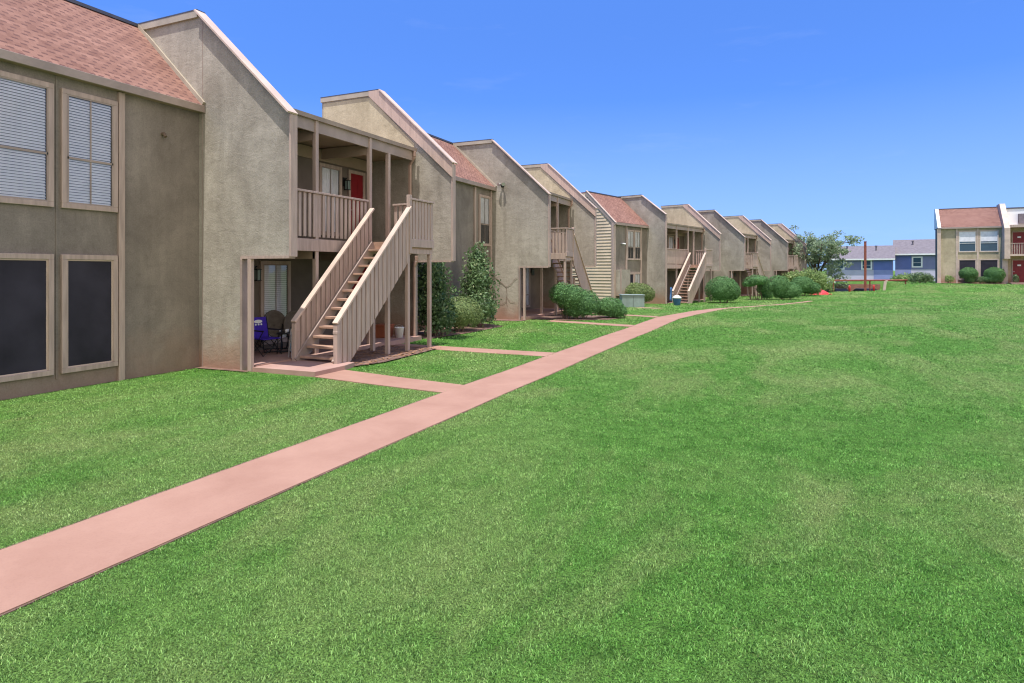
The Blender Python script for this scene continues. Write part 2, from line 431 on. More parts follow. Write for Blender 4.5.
# ------------------------------------------------------------------ buildings
ZP = 2.70      # deck height
def fin(root, y, t_back=-2.16, front=2.43, ridge=7.27, eave=5.0, low_end=1.17, low_z=2.27, barge='thin', thick=.12, mat='stucco', full=False, gold=True):
    """free standing end wall square to the facade; near face at y"""
    m = MB()
    if full: pts = [(t_back, -.6), (front, -.6), (front, eave), (0, ridge), (t_back, ridge)]
    else: pts = [(t_back, -.6), (low_end, -.6), (low_end, low_z), (front, low_z), (front, eave), (0, ridge), (t_back, ridge)]
    m.prism(pts, y, y+thick)
    w = m.build('end_wall', mat, root)
    # vertical trim board at the front edge, trim under the overhang, seam
    zb = -.1 if full else low_z-.02
    MB().box(front, front+.05, y-.03, y+thick+.03, zb, eave-.05).build('corner_board', 'trim', root, bevel=.006)
    if not full:
        MB().box(low_end+.002, front, y-.02, y+thick+.02, low_z-.05, low_z-.002).build('sill_trim', 'trim', w)
        MB().box(low_end, low_end+.05, y-.03, y+thick+.03, -.1, low_z-.052).build('corner_board', 'fascia', root, bevel=.006)
        if barge == 'thin': MB().box(low_end+.19, low_end+.28, y-.02, y+.07, -.15, low_z-.052).build('post', 'trim', root, bevel=.006)
    L0 = (0, y, ridge); L1 = (front+.06, y, eave-(ridge-eave)/front*.06)
    sl = Vector((L1[0]-L0[0], 0, L1[2]-L0[2])).normalized(); nn = Vector((-sl.z, 0, sl.x))
    if barge == 'thin':
        c = MB(); off = nn*.018
        c.beam(Vector((0, y-.13+(thick+.14)/2, ridge))+off, Vector((L1[0], y-.13+(thick+.14)/2, L1[2]))+off, thick+.14, .035, up=(0, 0, 1))
        c.build('rake_cap', 'trim_light', root)
    else:
        k_ = (ridge-eave)/front; fe = front+.055
        c = MB(); c.prism([(-.36, ridge-.115), (fe, eave-.43), (fe, eave-.02), (0, ridge+.03), (-.36, ridge+.03)], y-.06, y-.004)
        c.build('barge_board', 'trim_warm', root, bevel=.004)
        if gold:
            MB().prism([(t_back+.06, 5.47), (1.2, 5.47), (1.2, ridge-.52-k_*1.2), (-.33, ridge-.14), (t_back+.06, ridge-.14)], y-.012, y-.001).build('wall_panel', 'stucco_gold', w)
        c = MB(); off = nn*.048
        c.beam(Vector((0, y+thick/2-.02, ridge))+off, Vector((L1[0], y+thick/2-.02, L1[2]))+off, thick+.16, .03)
        c.build('rake_cap', 'trim_light', root)
    MB().box(t_back-.02, -.365 if barge == 'wide' else -.005, y-.05, y+thick+.03, ridge-.10, ridge+.035).build('parapet_cap', 'cap', root)
    MB().box(t_back-.02, -.005, y-.055, y+thick+.035, ridge+.037, ridge+.06).build('metal_edge', 'metal_edge', root)
    return w

def window(root, t, y0, y1, z0, z1, kind='blinds', tw=.085, mid=None, trim='trim', far=False, name='window'):
    """window in a wall facing +x at x=t"""
    f = MB(); d = .055
    f.box(t, t+d, y0, y1, z1-tw, z1); f.box(t, t+d, y0, y1, z0, z0+tw)
    f.box(t, t+d, y0, y0+tw, z0+tw, z1-tw); f.box(t, t+d, y1-tw, y1, z0+tw, z1-tw)
    fr = f.build(name, trim, root, bevel=0 if far else .005)
    a, b, c, e = y0+tw, y1-tw, z0+tw, z1-tw
    if kind == 'screen':
        MB().box(t+.003, t+.022, a+.002, b-.002, c+.002, e-.002).build('insect_screen', 'screen', fr)
        s = MB()
        for (p, q, u, v) in ((a+.001, a+.022, c+.001, e-.001), (b-.022, b-.001, c+.001, e-.001), (a+.022, b-.022, e-.022, e-.001), (a+.022, b-.022, c+.001, c+.022)):
            s.box(t+.023, t+.034, p, q, u, v)
        s.build('screen_frame', 'trim_light' if not far else 'trim', fr)
        return fr
    if far:
        MB().box(t+.003, t+.02, a, b, c, e).build('pane', 'glass_far', fr)
        if kind == 'blinds':
            MB().box(t+.021, t+.024, a+.03, b-.03, (c+e)/2, e-.03).build('blind', 'curtain', fr)
    else:
        MB().box(t+.0015, t+.004, a, b, c, e).build('backing', 'room', fr)
        if kind == 'blinds':
            s = MB(); z = c+.03
            while z < e-.03:
                yy0, yy1 = a+.03, b-.03
                s.add([(t+.007, yy0, z+.0225), (t+.007, yy1, z+.0225), (t+.028, yy1, z-.019), (t+.028, yy0, z-.019)], [(0, 3, 2, 1)])
                z += .047
            s.build('blind', 'blind', fr)
        else:
            s = MB(); y = a+.03; k = 0; vs = []; n = 90
            for i in range(n+1):
                yy = a+.03+(b-a-.06)*i/n; xx = t+.016+.006*math.sin(i*.7); vs += [(xx, yy, (c+.02 if kind == 'curtain' else c+(e-c)*.44)), (xx, yy, e-.02)]
            s.add(vs, [(2*i, 2*i+2, 2*i+3, 2*i+1) for i in range(n)]); s.build('curtain', 'curtain', fr, smooth=True)
        MB().add([(t+.034, a+.002, c+.002), (t+.034, b-.002, c+.002), (t+.034, b-.002, e-.002), (t+.034, a+.002, e-.002)], [(0, 1, 2, 3)]).build('pane', 'glass', fr)
    zz = c+(e-c)*(.42 if mid is None else mid)
    s = MB(); 
    for (p, q, u, v) in ((a, b, zz-.02, zz+.02), (a, a+.025, c, e), (b-.025, b, c, e), (a+.025, b-.025, e-.025, e), (a+.025, b-.025, c, c+.025)):
        s.box(t+.037, t+.05, p+.001, q-.001, u+.001, v-.001)
    if not far: s.box(t+.0365, t+.046, (a+b)/2-.009, (a+b)/2+.009, c+.027, zz-.021); s.box(t+.0365, t+.046, (a+b)/2-.009, (a+b)/2+.009, zz+.021, e-.027)
    s.build('sash', 'fascia' if not far else 'white', fr)
    return fr

def door(root, t, y0, y1, z0, z1, mat='door_red', plaque=False):
    f = MB(); w = .09
    f.box(t, t+.05, y0-w, y0, z0, z1+w); f.box(t, t+.05, y1, y1+w, z0, z1+w); f.box(t, t+.05, y0, y1, z1, z1+w)
    fr = f.build('door', 'trim', root)
    m = MB(); m.box(t+.002, t+.025, y0, y1, z0+.01, z1)
    cw = (y1-y0)
    for (a, b) in ((.12, .46), (.54, .88)):
        for (u, v) in ((.08, .36), (.42, .66), (.72, .93)):
            m.box(t+.0255, t+.034, y0+cw*a, y0+cw*b, z0+(z1-z0)*u, z0+(z1-z0)*v)
    m.build('door_leaf', mat, fr)
    k = MB(); k.tube([(t+.03, y0+.08, z0+1.0), (t+.09, y0+.08, z0+1.0)], .03, 10); k.build('door_knob', 'aluminium', fr)
    if plaque: MB().box(t+.035, t+.045, (y0+y1)/2-.14, (y0+y1)/2+.14, z0+1.52, z0+1.66).build('door_plaque', 'sign_white', fr)
    return fr

def slats(m, axis, fixed, a, b, z0, z1, w=.088, gap=.152, th=.03):
    n = max(1, round((b-a)/gap)); g = (b-a)/n
    for i in range(n):
        c = a+g*(i+.5)
        if axis == 'y': m.box(fixed-th/2, fixed+th/2, c-w/2, c+w/2, z0, z1)
        else: m.box(c-w/2, c+w/2, fixed-th/2, fixed+th/2, z0, z1)

def railing(root, axis, fixed, a, b, z=ZP, h=1.06, name='railing', w=.088, gap=.152, low=.04, post=False):
    m = MB(); slats(m, axis, fixed, a, b, z+low, z+h-.05, w, gap)
    if axis == 'y': m.box(fixed-.055, fixed+.055, a, b, z+h-.045, z+h)
    else: m.box(a, b, fixed-.055, fixed+.055, z+h-.045, z+h)
    return m.build(name, 'trim', root, bevel=.004)

def staircase(root, yb, yt, t0=1.56, t1=2.62, ztop=ZP):
    """stair running along y from yb (foot) to yt (head)"""
    d = 1 if yt > yb else -1; run = abs(yt-yb)
    n = 13; rise = ztop/(n+1); sx = run/(n+.6)
    zl = lambda y: (abs(y-yb))/run*(ztop-.12)+.05
    st = MB()
    # stringers
    for t in (t0+.035, t1-.035):
        st.beam((t, yb+d*.02, zl(yb)+.0), (t, yt, zl(yt)-.02), .05, .27)
    s = st.build('staircase', 'fascia', root, bevel=.004)
    for i in range(n):
        y = yb+d*(sx*(i+.25)); z = rise*(i+1)
        m = MB(); m.box(t0+.065, t1-.065, y, y+d*.265, z-.05, z)
        m.build('tread', 'wood_tread', s, bevel=.006)
    for k, t in enumerate((t0-.02, t1+.02)):
        m = MB(); nn = round(run/.152); g = run/nn
        for i in range(nn):
            y = yb+d*g*(i+.5)
            lo = max(.04, zl(y)-(.38 if k else .12)); hi = zl(y)+.84; g_ = (ztop-.17)/run*.062*d
            m.add([(t+a_, y+b_, max(.03, lo+b_/.062*g_) if c_ else hi+b_/.062*g_) for c_ in (1, 0) for a_, b_ in ((-.018, -.062), (.018, -.062), (.018, .062), (-.018, .062))], [(0, 3, 2, 1), (4, 5, 6, 7), (0, 1, 5, 4), (1, 2, 6, 5), (2, 3, 7, 6), (3, 0, 4, 7)])
        m.build('stair_slats', 'trim', s, bevel=.004)
        h = MB(); h.beam((t, yb-d*.05, zl(yb)+.86), (t, yt+d*.02, zl(yt)+.90), .13, .05); h.build('handrail', 'trim_light', s, bevel=.006)
        p = MB(); p.box(t-.05, t+.05, yb-.05, yb+.05, -.15, .88); p.box(t-.055, t+.055, yb-.056, yb+.056, .70, .76); p.build('newel_post', 'trim', s, bevel=.005)
    return s

def downspout(root, pts):
    m = MB()
    for a, b in zip(pts, pts[1:]): m.beam(a, b, .065, .085, up=(1, 0, 0) if abs(b[0]-a[0]) < .01 and abs(b[1]-a[1]) < .01 else (0, 0, 1))
    return m.build('downspout', 'gutter', root, bevel=.01)

def wall_lamp(root, t, y, z):
    m = MB(); m.box(t, t+.03, y-.06, y+.06, z-.05, z+.2); m.tube([(t+.03, y, z+.15), (t+.12, y, z+.19)], .012, 6)
    for a in (-.05, .05):
        for b in (.07, .17): m.box(t+b-.006, t+b+.006, y+a-.006, y+a+.006, z-.13, z+.1)
    m.box(t+.055, t+.185, y-.065, y+.065, z+.1, z+.125); m.box(t+.055, t+.185, y-.065, y+.065, z-.15, z-.13)
    o = m.build('wall_lamp', 'black', root); MB().box(t+.075, t+.165, y-.045, y+.045, z-.128, z+.098).build('lamp_glass', 'transformer', o)

def porch(root, y0, y1, mirror=False, detail=True, back=-.28, slatgap=.152, offs=(.95, 3.58, 4.68)):
    """open two-storey porch between two end walls (y0 = far face of near wall, y1 = near face of far wall)"""
    W = y1-y0
    Y = (lambda s: y1-s) if mirror else (lambda s: y0+s)
    def yy(a, b): return tuple(sorted((Y(a), Y(b))))
    # walls behind, floor, roof
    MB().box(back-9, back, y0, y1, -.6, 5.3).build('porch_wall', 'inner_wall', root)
    MB().box(back+.001, 1.3, y0, y1, 2.5, ZP).build('deck', 'soffit', root)
    MB().box(1.302, 1.345, y0+.001, y1-.4, 2.42, ZP-.01).build('rim_board', 'trim', root, bevel=.004)
    MB().prism([(back-9, 5.30), (1.25, 5.20), (1.25, 5.40), (back-9, 5.47)], y0+.002, y1-.002).build('porch_roof', 'soffit', root)
    MB().box(1.252, 1.30, y0+.003, y1-.20, 5.10, 5.40).build('fascia', 'fascia', root, bevel=.004)
    MB().prism([(1.301, 5.36), (1.37, 5.36), (1.39, 5.45), (1.301, 5.45)], y0+.004, y1-.12).build('gutter', 'fascia', root)
    posts = [.28, .28] 
    # full-height posts on the porch front
    ys = [Y(offs[1]-1.72), Y(offs[1]+.24), Y(offs[2]-.06)]
    for i, y in enumerate(ys):
        p = MB(); z0 = -.15
        p.box(1.23, 1.33, y-.05, y+.05, z0 if i < 2 else ZP, 5.12 if i == 2 else 5.42)
        p.build('post', 'trim', root, bevel=.006)
        if i < 2:
            MB().box(back, 1.25, y-.05, y+.05, 4.93, 5.19).build('ceiling_beam', 'soffit', root)
            MB().box(back, 1.30, y-.05, y+.05, 2.25, 2.499).build('floor_beam', 'soffit', root)
    MB().box(back+.002, back+.05, y0+.002, y1-.002, 4.88, 5.18).build('header_board', 'soffit', root)
    # balcony railing, split at the posts
    a, b = yy(.02, offs[1]+.1)
    railing(root, 'y', 1.32, a, b, gap=slatgap)
    # landing
    la, lb = yy(offs[1], offs[2])
    MB().box(1.346, 2.60, la, lb, 2.52, ZP-.003).build('landing', 'wood_tread', root)
    e = MB(); 
    e.box(2.605, 2.66, la-.02, lb+.02, 2.56, ZP+.06); e.box(2.56, 2.603, la, lb, 2.40, 2.519); e.box(1.35, 2.60, Y(offs[2])-.025+(0 if mirror else .03), Y(offs[2])+.025+(0 if mirror else .03), 2.45, 2.70)
    e.build('rim_board', 'trim', root, bevel=.004)
    railing(root, 'y', 2.63, la, lb, h=1.05, low=.0, w=.11, gap=.135)
    railing(root, 'x', Y(offs[2]), 1.42, 2.57, h=1.05, low=0, gap=.15)
    for y in (la+.05, lb-.05):
        p = MB(); p.box(2.51, 2.60, y-.045, y+.045, -.15, 2.42); p.build('post', 'trim', root, bevel=.006)
    yc = Y(offs[1]+.02); p = MB(); p.box(2.58, 2.68, yc-.05, yc+.05, 2.40, ZP+1.12); p.build('newel_post', 'trim', root, bevel=.006)
    staircase(root, Y(offs[0]), Y(offs[1]))
    for (t, s_) in ((2.45, offs[1]-.62), (1.75, offs[1]-.25)):
        y = Y(s_); zt = (s_-offs[0])/(offs[1]-offs[0])*2.5-.25
        MB().box(t-.045, t+.045, y-.045, y+.045, -.15, zt).build('post', 'trim', root)
    # windows and doors in the porch
    if detail:
        for z0 in (.12, ZP):
            up = z0 > 1
            if up:
                a, b = yy(offs[2]-.98, offs[2]-.08); window(root, back, a, b, z0+.22, z0+2.13, 'curtain', mid=.0001)
                a, b = yy(offs[2]+.30, offs[2]+.86); door(root, back, a, b, z0, z0+2.03)
                wall_lamp(root, back, Y(offs[2]+.06), z0+1.67)
            else:
                a, b = yy(1.72, 2.68); window(root, back, a, b, z0+.12, z0+2.10, 'blinds', mid=.28)
                a, b = yy(4.95, 5.7)
                if slatgap > .15: door(root, back, a, b, z0, z0+2.03)
                wall_lamp(root, back, Y(1.55), z0+1.78)
    # concrete floor slab
    s = MB(); s.box(back, 1.45, y0, y1, -.2, .12)
    s.build('patio_slab', 'concrete_slab', root)
    dn = y1-.14
    downspout(root, [(1.36, dn-.1, 5.36), (1.36, dn-.1, 5.2), (1.16, dn-.02, 5.0), (1.16, dn-.02, 2.72)])
    downspout(root, [(1.37, dn, 2.4), (1.37, dn, 2.25), (1.30, dn, 2.1), (1.30, dn, .1)])

def mansard(root, y0, y1, eave=5.2, ridge=7.25, t_eave=.15, t_top=-1.83, mat='shingles', trim='fascia'):
    m = MB()
    m.add([(t_eave, y0, eave+.15), (t_eave, y1, eave+.15), (t_top, y1, ridge), (t_top, y0, ridge), (-2.16, y0, ridge), (-2.16, y1, ridge), (-2.16, y0, eave), (-2.16, y1, eave), (t_eave, y0, eave+.10), (t_eave, y1, eave+.10)],
          [(0, 1, 2, 3), (3, 2, 5, 4), (4, 5, 7, 6), (8, 6, 7, 9), (0, 8, 9, 1), (0, 3, 4, 6, 8), (1, 9, 7, 5, 2)],
          [[(y0, 0), (y1, 0), (y1, math.hypot(t_eave-t_top, ridge-eave-.15)), (y0, math.hypot(t_eave-t_top, ridge-eave-.15))]]+[None]*6)
    r = m.build('roof', mat, root)
    MB().box(t_eave-.001, t_eave+.03, y0+.001, y1-.001, eave, eave+.145).build('fascia', trim, r, bevel=.004)
    MB().box(0.002, t_eave-.003, y0+.001, y1-.001, eave+.01, eave+.05).build('soffit', 'soffit', r)
    MB().box(t_top-.12, t_top+.03, y0, y1, ridge+.002, ridge+.07).build('ridge_flashing', 'metal_edge', r)
    return r

def flashing(root, y, t0=.17, t1=-1.83, eave=5.38, ridge=7.29):
    m = MB(); m.beam((t0, y, eave), (t1, y, ridge), .05, .08); m.build('step_flashing', 'cap', root)

def wing(root, y0, y1, mat='stucco_wing'):
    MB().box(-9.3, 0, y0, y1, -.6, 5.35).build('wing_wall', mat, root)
    mansard(root, y0, y1)

# ---- building one
B1 = thing('apartment_building', 'near tan stucco two-storey apartment building with red shingle mansards, along the left side', 'building', (-11.05, 0, 0))
def o_fins(root, ya, **k):
    pass
YA, YA2, YB, YB2 = 8.97, 15.10, 22.70, 29.0
wing(B1, -3.0, YA)
flashing(B1, YA-.03)
for (a, b) in ((4.55, 6.20), (6.32, 7.26), (2.2, 3.5)):
    window(B1, 0, a, b, 3.03, 5.02 if a > 6 or a < 4 else 5.05, 'blinds'); window(B1, 0, a, b, .28, 2.26, 'screen')
for y in (7.33, 4.0, -.5):
    MB().box(.002, .06, y-.055, y+.055, -.1, 5.2).build('wall_batten', 'trim', B1, bevel=.005)
MB().box(.002, .012, 6.245, 6.275, .2, 5.2).build('wall_seam', 'stucco_wing', B1)
fin(B1, YA, barge='thin')
MB().box(.10, .112, YA-.006, YA-.001, -.1, 7.2).build('wall_seam', 'fascia', B1)
porch(B1, YA+.125, YA2, False)
fin(B1, YA2, barge='wide')
wing(B1, YA2+.125, YB)
flashing(B1, YB-.03)
MB().box(.002, .06, 21.05, 21.17, -.2, 5.2).build('wall_batten', 'trim', B1, bevel=.005)
MB().box(.002, .06, 22.44, 22.56, -.2, 5.2).build('wall_batten', 'trim', B1, bevel=.005)
window(B1, 0, 21.45, 22.42, 2.95, 4.95, 'half_curtain', mid=.42)
window(B1, 0, 21.45, 22.42, .25, 2.2, 'screen')
window(B1, 0, 17.0, 17.95, 2.95, 4.95, 'curtain'); window(B1, 0, 17.0, 17.95, .25, 2.2, 'screen')
fin(B1, YB, barge='thin', low_z=2.14)
porch(B1, YB+.125, YB2, True, offs=(1.2, 3.85, 4.75))
fin(B1, YB2, barge='wide', low_z=2.2)
MB().box(-9.3, -2.2, YB2+.19, YB2+.4, -.6, 5.4).build('end_return', 'stucco', B1)
# security lights on the end walls
def flood_light(root, t, y, z):
    m = MB(); m.box(t-.06, t+.06, y-.05, y, z-.06, z+.06)
    for s in (-1, 1):
        m.tube([(t+s*.03, y-.05, z), (t+s*.12, y-.14, z+.06)], .018, 6)
    o = m.build('flood_light', 'black', root)
    for s in (-1, 1):
        h = MB(); h.tube([(t+s*.07, y-.10, z+.07), (t+s*.11, y-.2, z+.03)], .035, 10, .07); h.build('lamp_head', 'aluminium', o)
flood_light(B1, .47, YB, 5.40)
flood_light(B1, .62, YB2+.5, 5.2) if False else None
m = MB(); m.tube([(.06, 8.15, 4.62), (.0, 8.15, 4.62)], .035, 8); m.tube([(.05, 8.15, 4.62), (.10, 8.15, 4.56)], .03, 8); m.build('vent_spout', 'bark', B1)

# ---- building two, turned 14.5 degrees and set forward
A2 = math.radians(-14.47); Z2 = -.32
B2 = thing('apartment_building', 'far tan stucco apartment building turned away beyond the first, with five sloping gable walls', 'building', (-7.08, 48.44, Z2), A2)
SC, SCP, SD, SDP, SE, SEP = -7.6, 0, 5.5, 12.5, 18.0, 25.0
# siding end wall
m = MB(); m.prism([(-6, -.6), (.36, -.6), (.36, 5.05), (-1.5, 7.1), (-6, 7.1)], -12.1, -11.96); sd = m.build('siding_wall', 'siding', B2)
m = MB(); z = 0
while z < 7.0:
    tt = .36 if z < 4.95 else .36-(z-4.95)*.9
    if tt > -5.9: m.prism([(-5.98, z), (tt-.12, z), (tt-.12, z+.19), (-5.98, z+.19)], -12.115, -12.1) if False else m.add([(-5.98, -12.14, z), (tt-.1, -12.14, z), (tt-.1, -12.102, z+.185), (-5.98, -12.102, z+.185), (-5.98, -12.101, z), (tt-.1, -12.101, z)], [(0, 1, 2, 3), (0, 4, 5, 1)])
    z += .19
m.build('lap_boards', 'siding', sd)
MB().box(.30, .46, -12.17, -11.9, -.3, 5.15).build('corner_board', 'trim', B2)
MB().beam((.55, -12.1, 5.05), (-1.5, -12.1, 7.12), .12, .22).build('rake_board', 'fascia', B2)
MB().beam((.56, -12.1, 5.19), (-1.5, -12.1, 7.26), .16, .04).build('rake_cap', 'trim_light', B2)
def wing2(y0, y1, off=.36):
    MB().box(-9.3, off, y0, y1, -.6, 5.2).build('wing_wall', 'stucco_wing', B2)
    m = MB(); e = 5.08; t0 = off+.15; t1 = -1.55
    m.add([(t0, y0, e+.15), (t0, y1, e+.15), (t1, y1, 7.2), (t1, y0, 7.2), (-2, y0, 7.2), (-2, y1, 7.2), (-2, y0, e), (-2, y1, e), (t0, y0, e), (t0, y1, e)],
          [(0, 1, 2, 3), (3, 2, 5, 4), (4, 5, 7, 6), (8, 6, 7, 9), (0, 8, 9, 1), (0, 3, 4, 6, 8), (1, 9, 7, 5, 2)],
          [[(y0, 0), (y1, 0), (y1, 2.75), (y0, 2.75)]]+[None]*6)
    r = m.build('roof', 'shingles', B2)
    MB().box(t0+.001, t0+.03, y0+.01, y1, e-.02, e+.13).build('fascia', 'fascia', r)
    MB().box(t1-.12, t1+.03, y0, y1, 7.202, 7.27).build('ridge_flashing', 'metal_edge', r)
wing2(-11.95, SC)
off = .36
for (a, b) in ((-10.35, -9.45), (-9.40, -8.55)):
    window(B2, off, a, b, 2.95, 4.85, 'half_curtain', mid=.42); window(B2, off, a, b, .25, 2.15, 'screen' if a < -10 else 'curtain')
for y in (-10.43, -8.45): MB().box(off, off+.06, y-.06, y+.06, -.2, 5.1).build('wall_batten', 'trim', B2)
MB().box(off+.002, off+.35, -11.85, -10.55, .75, 2.35).build('meter_panel', 'stucco', B2)
MB().box(off+.36, off+.42, -11.85, -11.77, .0, 2.4).build('wall_batten', 'trim', B2)
m = MB(); m.tube([(off, -11.1, 3.95), (off+.1, -11.1, 3.95)], .05, 8); m.tube([(off+.1, -11.05, 3.95), (off+.22, -10.95, 3.9)], .05, 8, .08); m.build('flood_light', 'aluminium', B2)
# first gable wall of building two is shorter and runs full height
fin(B2, SC, front=1.68, eave=5.95, barge='thin', full=True)
porch(B2, SC+.125, SCP, False, slatgap=.105, offs=(1.35, 4.2, 5.5))
fin(B2, SCP, barge='wide', low_z=2.3)
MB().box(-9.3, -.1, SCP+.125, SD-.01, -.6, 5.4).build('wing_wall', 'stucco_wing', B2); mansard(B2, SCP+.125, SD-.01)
fin(B2, SD, barge='thin', low_z=2.3); porch(B2, SD+.125, SDP, True, offs=(1.5, 4.3, 5.4)); fin(B2, SDP, barge='wide', low_z=2.3)
MB().box(-9.3, -.1, SDP+.125, SE-.01, -.6, 5.4).build('wing_wall', 'stucco_wing', B2); mansard(B2, SDP+.125, SE-.01)
fin(B2, SE, barge='thin', low_z=2.3); porch(B2, SE+.125, SEP, True, offs=(1.5, 4.3, 5.4)); fin(B2, SEP, barge='wide', low_z=2.3)
MB().box(-9.3, -2.2, SEP+.19, SEP+.4, -.6, 5.4).build('end_return', 'stucco', B2)

# ---- building three, facing the camera on the right
A3 = AL - PI/2 - math.radians(28)
bx, by = sv(42.0, 61.0)
Z3 = .70
B3 = thing('apartment_building', 'tan apartment building at the far right, with red doors and big paired windows', 'building', (bx, by, Z3), A3)
def r3():
    root = B3; W = 5.15
    MB().box(-1.3, 0, .0, W, -.8, 5.35).build('wing_wall', 'stucco_far', root); MB().box(-9, -1.31, 1.9, W, -.8, 5.3).build('rear_wall', 'stucco_far', root)
    mansard(root, .18, W, t_eave=.2)
    # white stepped end parapet, tall dark corner
    MB().prism([(-2.1, 5.3), (.28, 5.3), (-1.75, 7.3), (-2.1, 7.3)], -.12, .16).build('end_parapet', 'white_wall', root)
    MB().prism([(-2.14, 5.25), (-2.101, 5.25), (-2.101, 7.32), (-2.14, 7.32)], -.14, .17).build('metal_edge', 'metal_edge', root)
    MB().box(-1.3, .10, -.16, -.002, -.8, 5.3).build('end_wall', 'inner_wall', root)
    MB().box(.102, .16, -.16, .16, -.1, 5.2).build('corner_board', 'trim_light', root)
    for y in (1.52,): MB().box(.002, .06, y-.07, y+.07, -.1, 5.2).build('wall_batten', 'trim_light', root)
    MB().box(.002, .06, 3.17, 3.30, -.1, 5.2).build('wall_batten', 'trim_light', root)
    for (a, b) in ((1.62, 3.14), (3.36, 4.92)):
        window(root, .0, a, b, 2.95, 4.98, 'blinds', tw=.09, trim='trim_light', far=True); window(root, .0, a, b, .35, 2.3, 'screen', tw=.09, trim='trim_light', far=True)
    # projecting wall between window bay and porch
    m = MB(); m.prism([(-2.2, -.8), (.25, -.8), (.25, 2.3), (1.2, 2.3), (1.2, 5.1), (-.9, 7.5), (-2.2, 7.5)], W, W+.45); m.build('end_wall', 'trim_light', root)
    # porch side
    y0 = W+.45; y1 = 13.0
    MB().box(-9, -.6, y0, y1, -.8, 5.3).build('porch_wall', 'stucco_far', root)
    MB().box(-.6, 1.1, y0, y1, 2.55, 2.72).build('deck', 'trim_light', root)
    MB().box(-3, 1.15, y0+.002, y1, 5.15, 5.38).build('porch_roof', 'trim', root)
    MB().box(-3, -1.0, y0, y1, 5.385, 7.0).build('parapet', 'white_wall', root)
    MB().box(-3, -.93, y0, y1, 7.002, 7.12).build('metal_edge', 'metal_edge', root)
    MB().box(-1, -.7, y0+1.05, y0+2.0, 5.6, 6.5).build('louvre', 'house_roof', root)
    railing(root, 'y', 1.05, y0+.02, y1, z=2.72, h=1.0, w=.05, gap=.13, low=-.15)
    for z in (.12, 2.72):
        door(root, -.6, y0+.55, y0+1.55, z, z+2.05, plaque=True)
        door(root, -.6, y0+3.2, y0+4.2, z, z+2.05, plaque=True)
        window(root, -.6, y0+1.9, y0+3.0, z+.6, z+2.1, 'blinds', far=True)
    for y in (y0+2.9, y0+5.6): MB().box(1.0, 1.1, y, y+.1, 0, 5.15).build('post', 'trim_light', root)
    MB().box(-.6, 1.6, y0, y1, -.4, .12).build('patio_slab', 'concrete_slab', root)
r3()
B3.scale = (1, .955, 1.02)

# ---- blue houses beyond the court
def blue_house(label, r0, f0, width, eave, top, dirang, bands, wins, gable=False):
    x, y = sv(r0, f0)
    root = thing('townhouse', label, 'house', (x, y, -2.6), AL-PI/2-math.radians(32)); K = .8; width *= K; bands = [(a*K, b*K, c, d, e_) for a, b, c, d, e_ in bands]; wins = [(a*K, b*K, c, d) for a, b, c, d in wins]
    e, t = eave+2.6, top+2.6
    MB().box(-9, 0, 0, width, -.5, e).build('wall', 'house_light', root)
    for (a, b, z0, z1, mt) in bands: MB().box(.004, .03, a, b, z0+2.6, z1+2.6).build('wall_panel', mt, root)
    m = MB(); m.add([(.5, -.3, e-.08), (.5, width+.3, e-.08), (-4.5, width+.3, t), (-4.5, -.3, t), (-9.5, -.3, e-.08), (-9.5, width+.3, e-.08), (.5, -.3, e-.2), (.5, width+.3, e-.2), (-9.5, -.3, e-.2), (-9.5, width+.3, e-.2)],
          [(0, 1, 2, 3), (3, 2, 5, 4), (0, 3, 4, 8, 6), (1, 7, 9, 5, 2), (0, 6, 7, 1), (6, 8, 9, 7), (4, 5, 9, 8)])
    rf = m.build('roof', 'house_roof', root)
    MB().box(.502, .54, -.3, width+.3, e-.24, e-.04).build('fascia', 'white', rf)
    for k in (.3, .75): MB().lathe(-2.6, width*k, [(.1, e+.6), (.1, e+1.75), (.16, e+1.78), (.16, e+1.9)], 8).build('vent_pipe', 'house_roof', rf)
    for (a, b, z0, z1) in wins:
        window(root, .03, a, b, z0+2.6, z1+2.6, 'plain', tw=.16, trim='white', far=True)
    return root
blue_house('lower grey-roofed lavender and blue house left of the taller one, behind the tree', 46.2, 91.0, 10.3, 3.65, 5.6, 8,
           [(0, 7.45, 2.0, 3.5, 'house_mauve'), (7.45, 10.3, 2.0, 3.5, 'house_blue'), (7.45, 10.3, -2.5, 1.995, 'house_mid')],
           [(5.5, 7.2, 2.05, 3.5), (1.2, 2.9, 2.05, 3.5), (5.5, 7.2, -.9, .5), (1.2, 2.9, -.9, .5)])
blue_house('taller grey-roofed blue house beside the tan building on the right', 55.0, 89.0, 9, 4.35, 6.5, 8,
           [(0, 2.4, 2.1, 4.2, 'house_blue'), (2.4, 9, 2.1, 4.2, 'house_mauve'), (0, 2.4, -2.5, 2.095, 'house_mid')],
           [(2.5, 4.1, 2.35, 3.9), (2.5, 4.1, -.6, .9)])
x, y = sv(54.4, 90.0)
t = thing('satellite_dish', 'small black and white satellite dish in front of the blue house wall', 'satellite dish', (x, y, -1.0))
MB().tube([(0, 0, -2), (0, 0, 2.2)], .06, 8).build('pole', 'black', t)
MB().tube([(0, 0, 2.5), (.12, -.35, 2.62), (.16, -.45, 2.66)], .1, 16, .42).build('dish', 'black', t)
MB().tube([(.1, -.4, 2.6), (.3, -.7, 2.7)], .08, 8).build('receiver', 'sign_white', t)

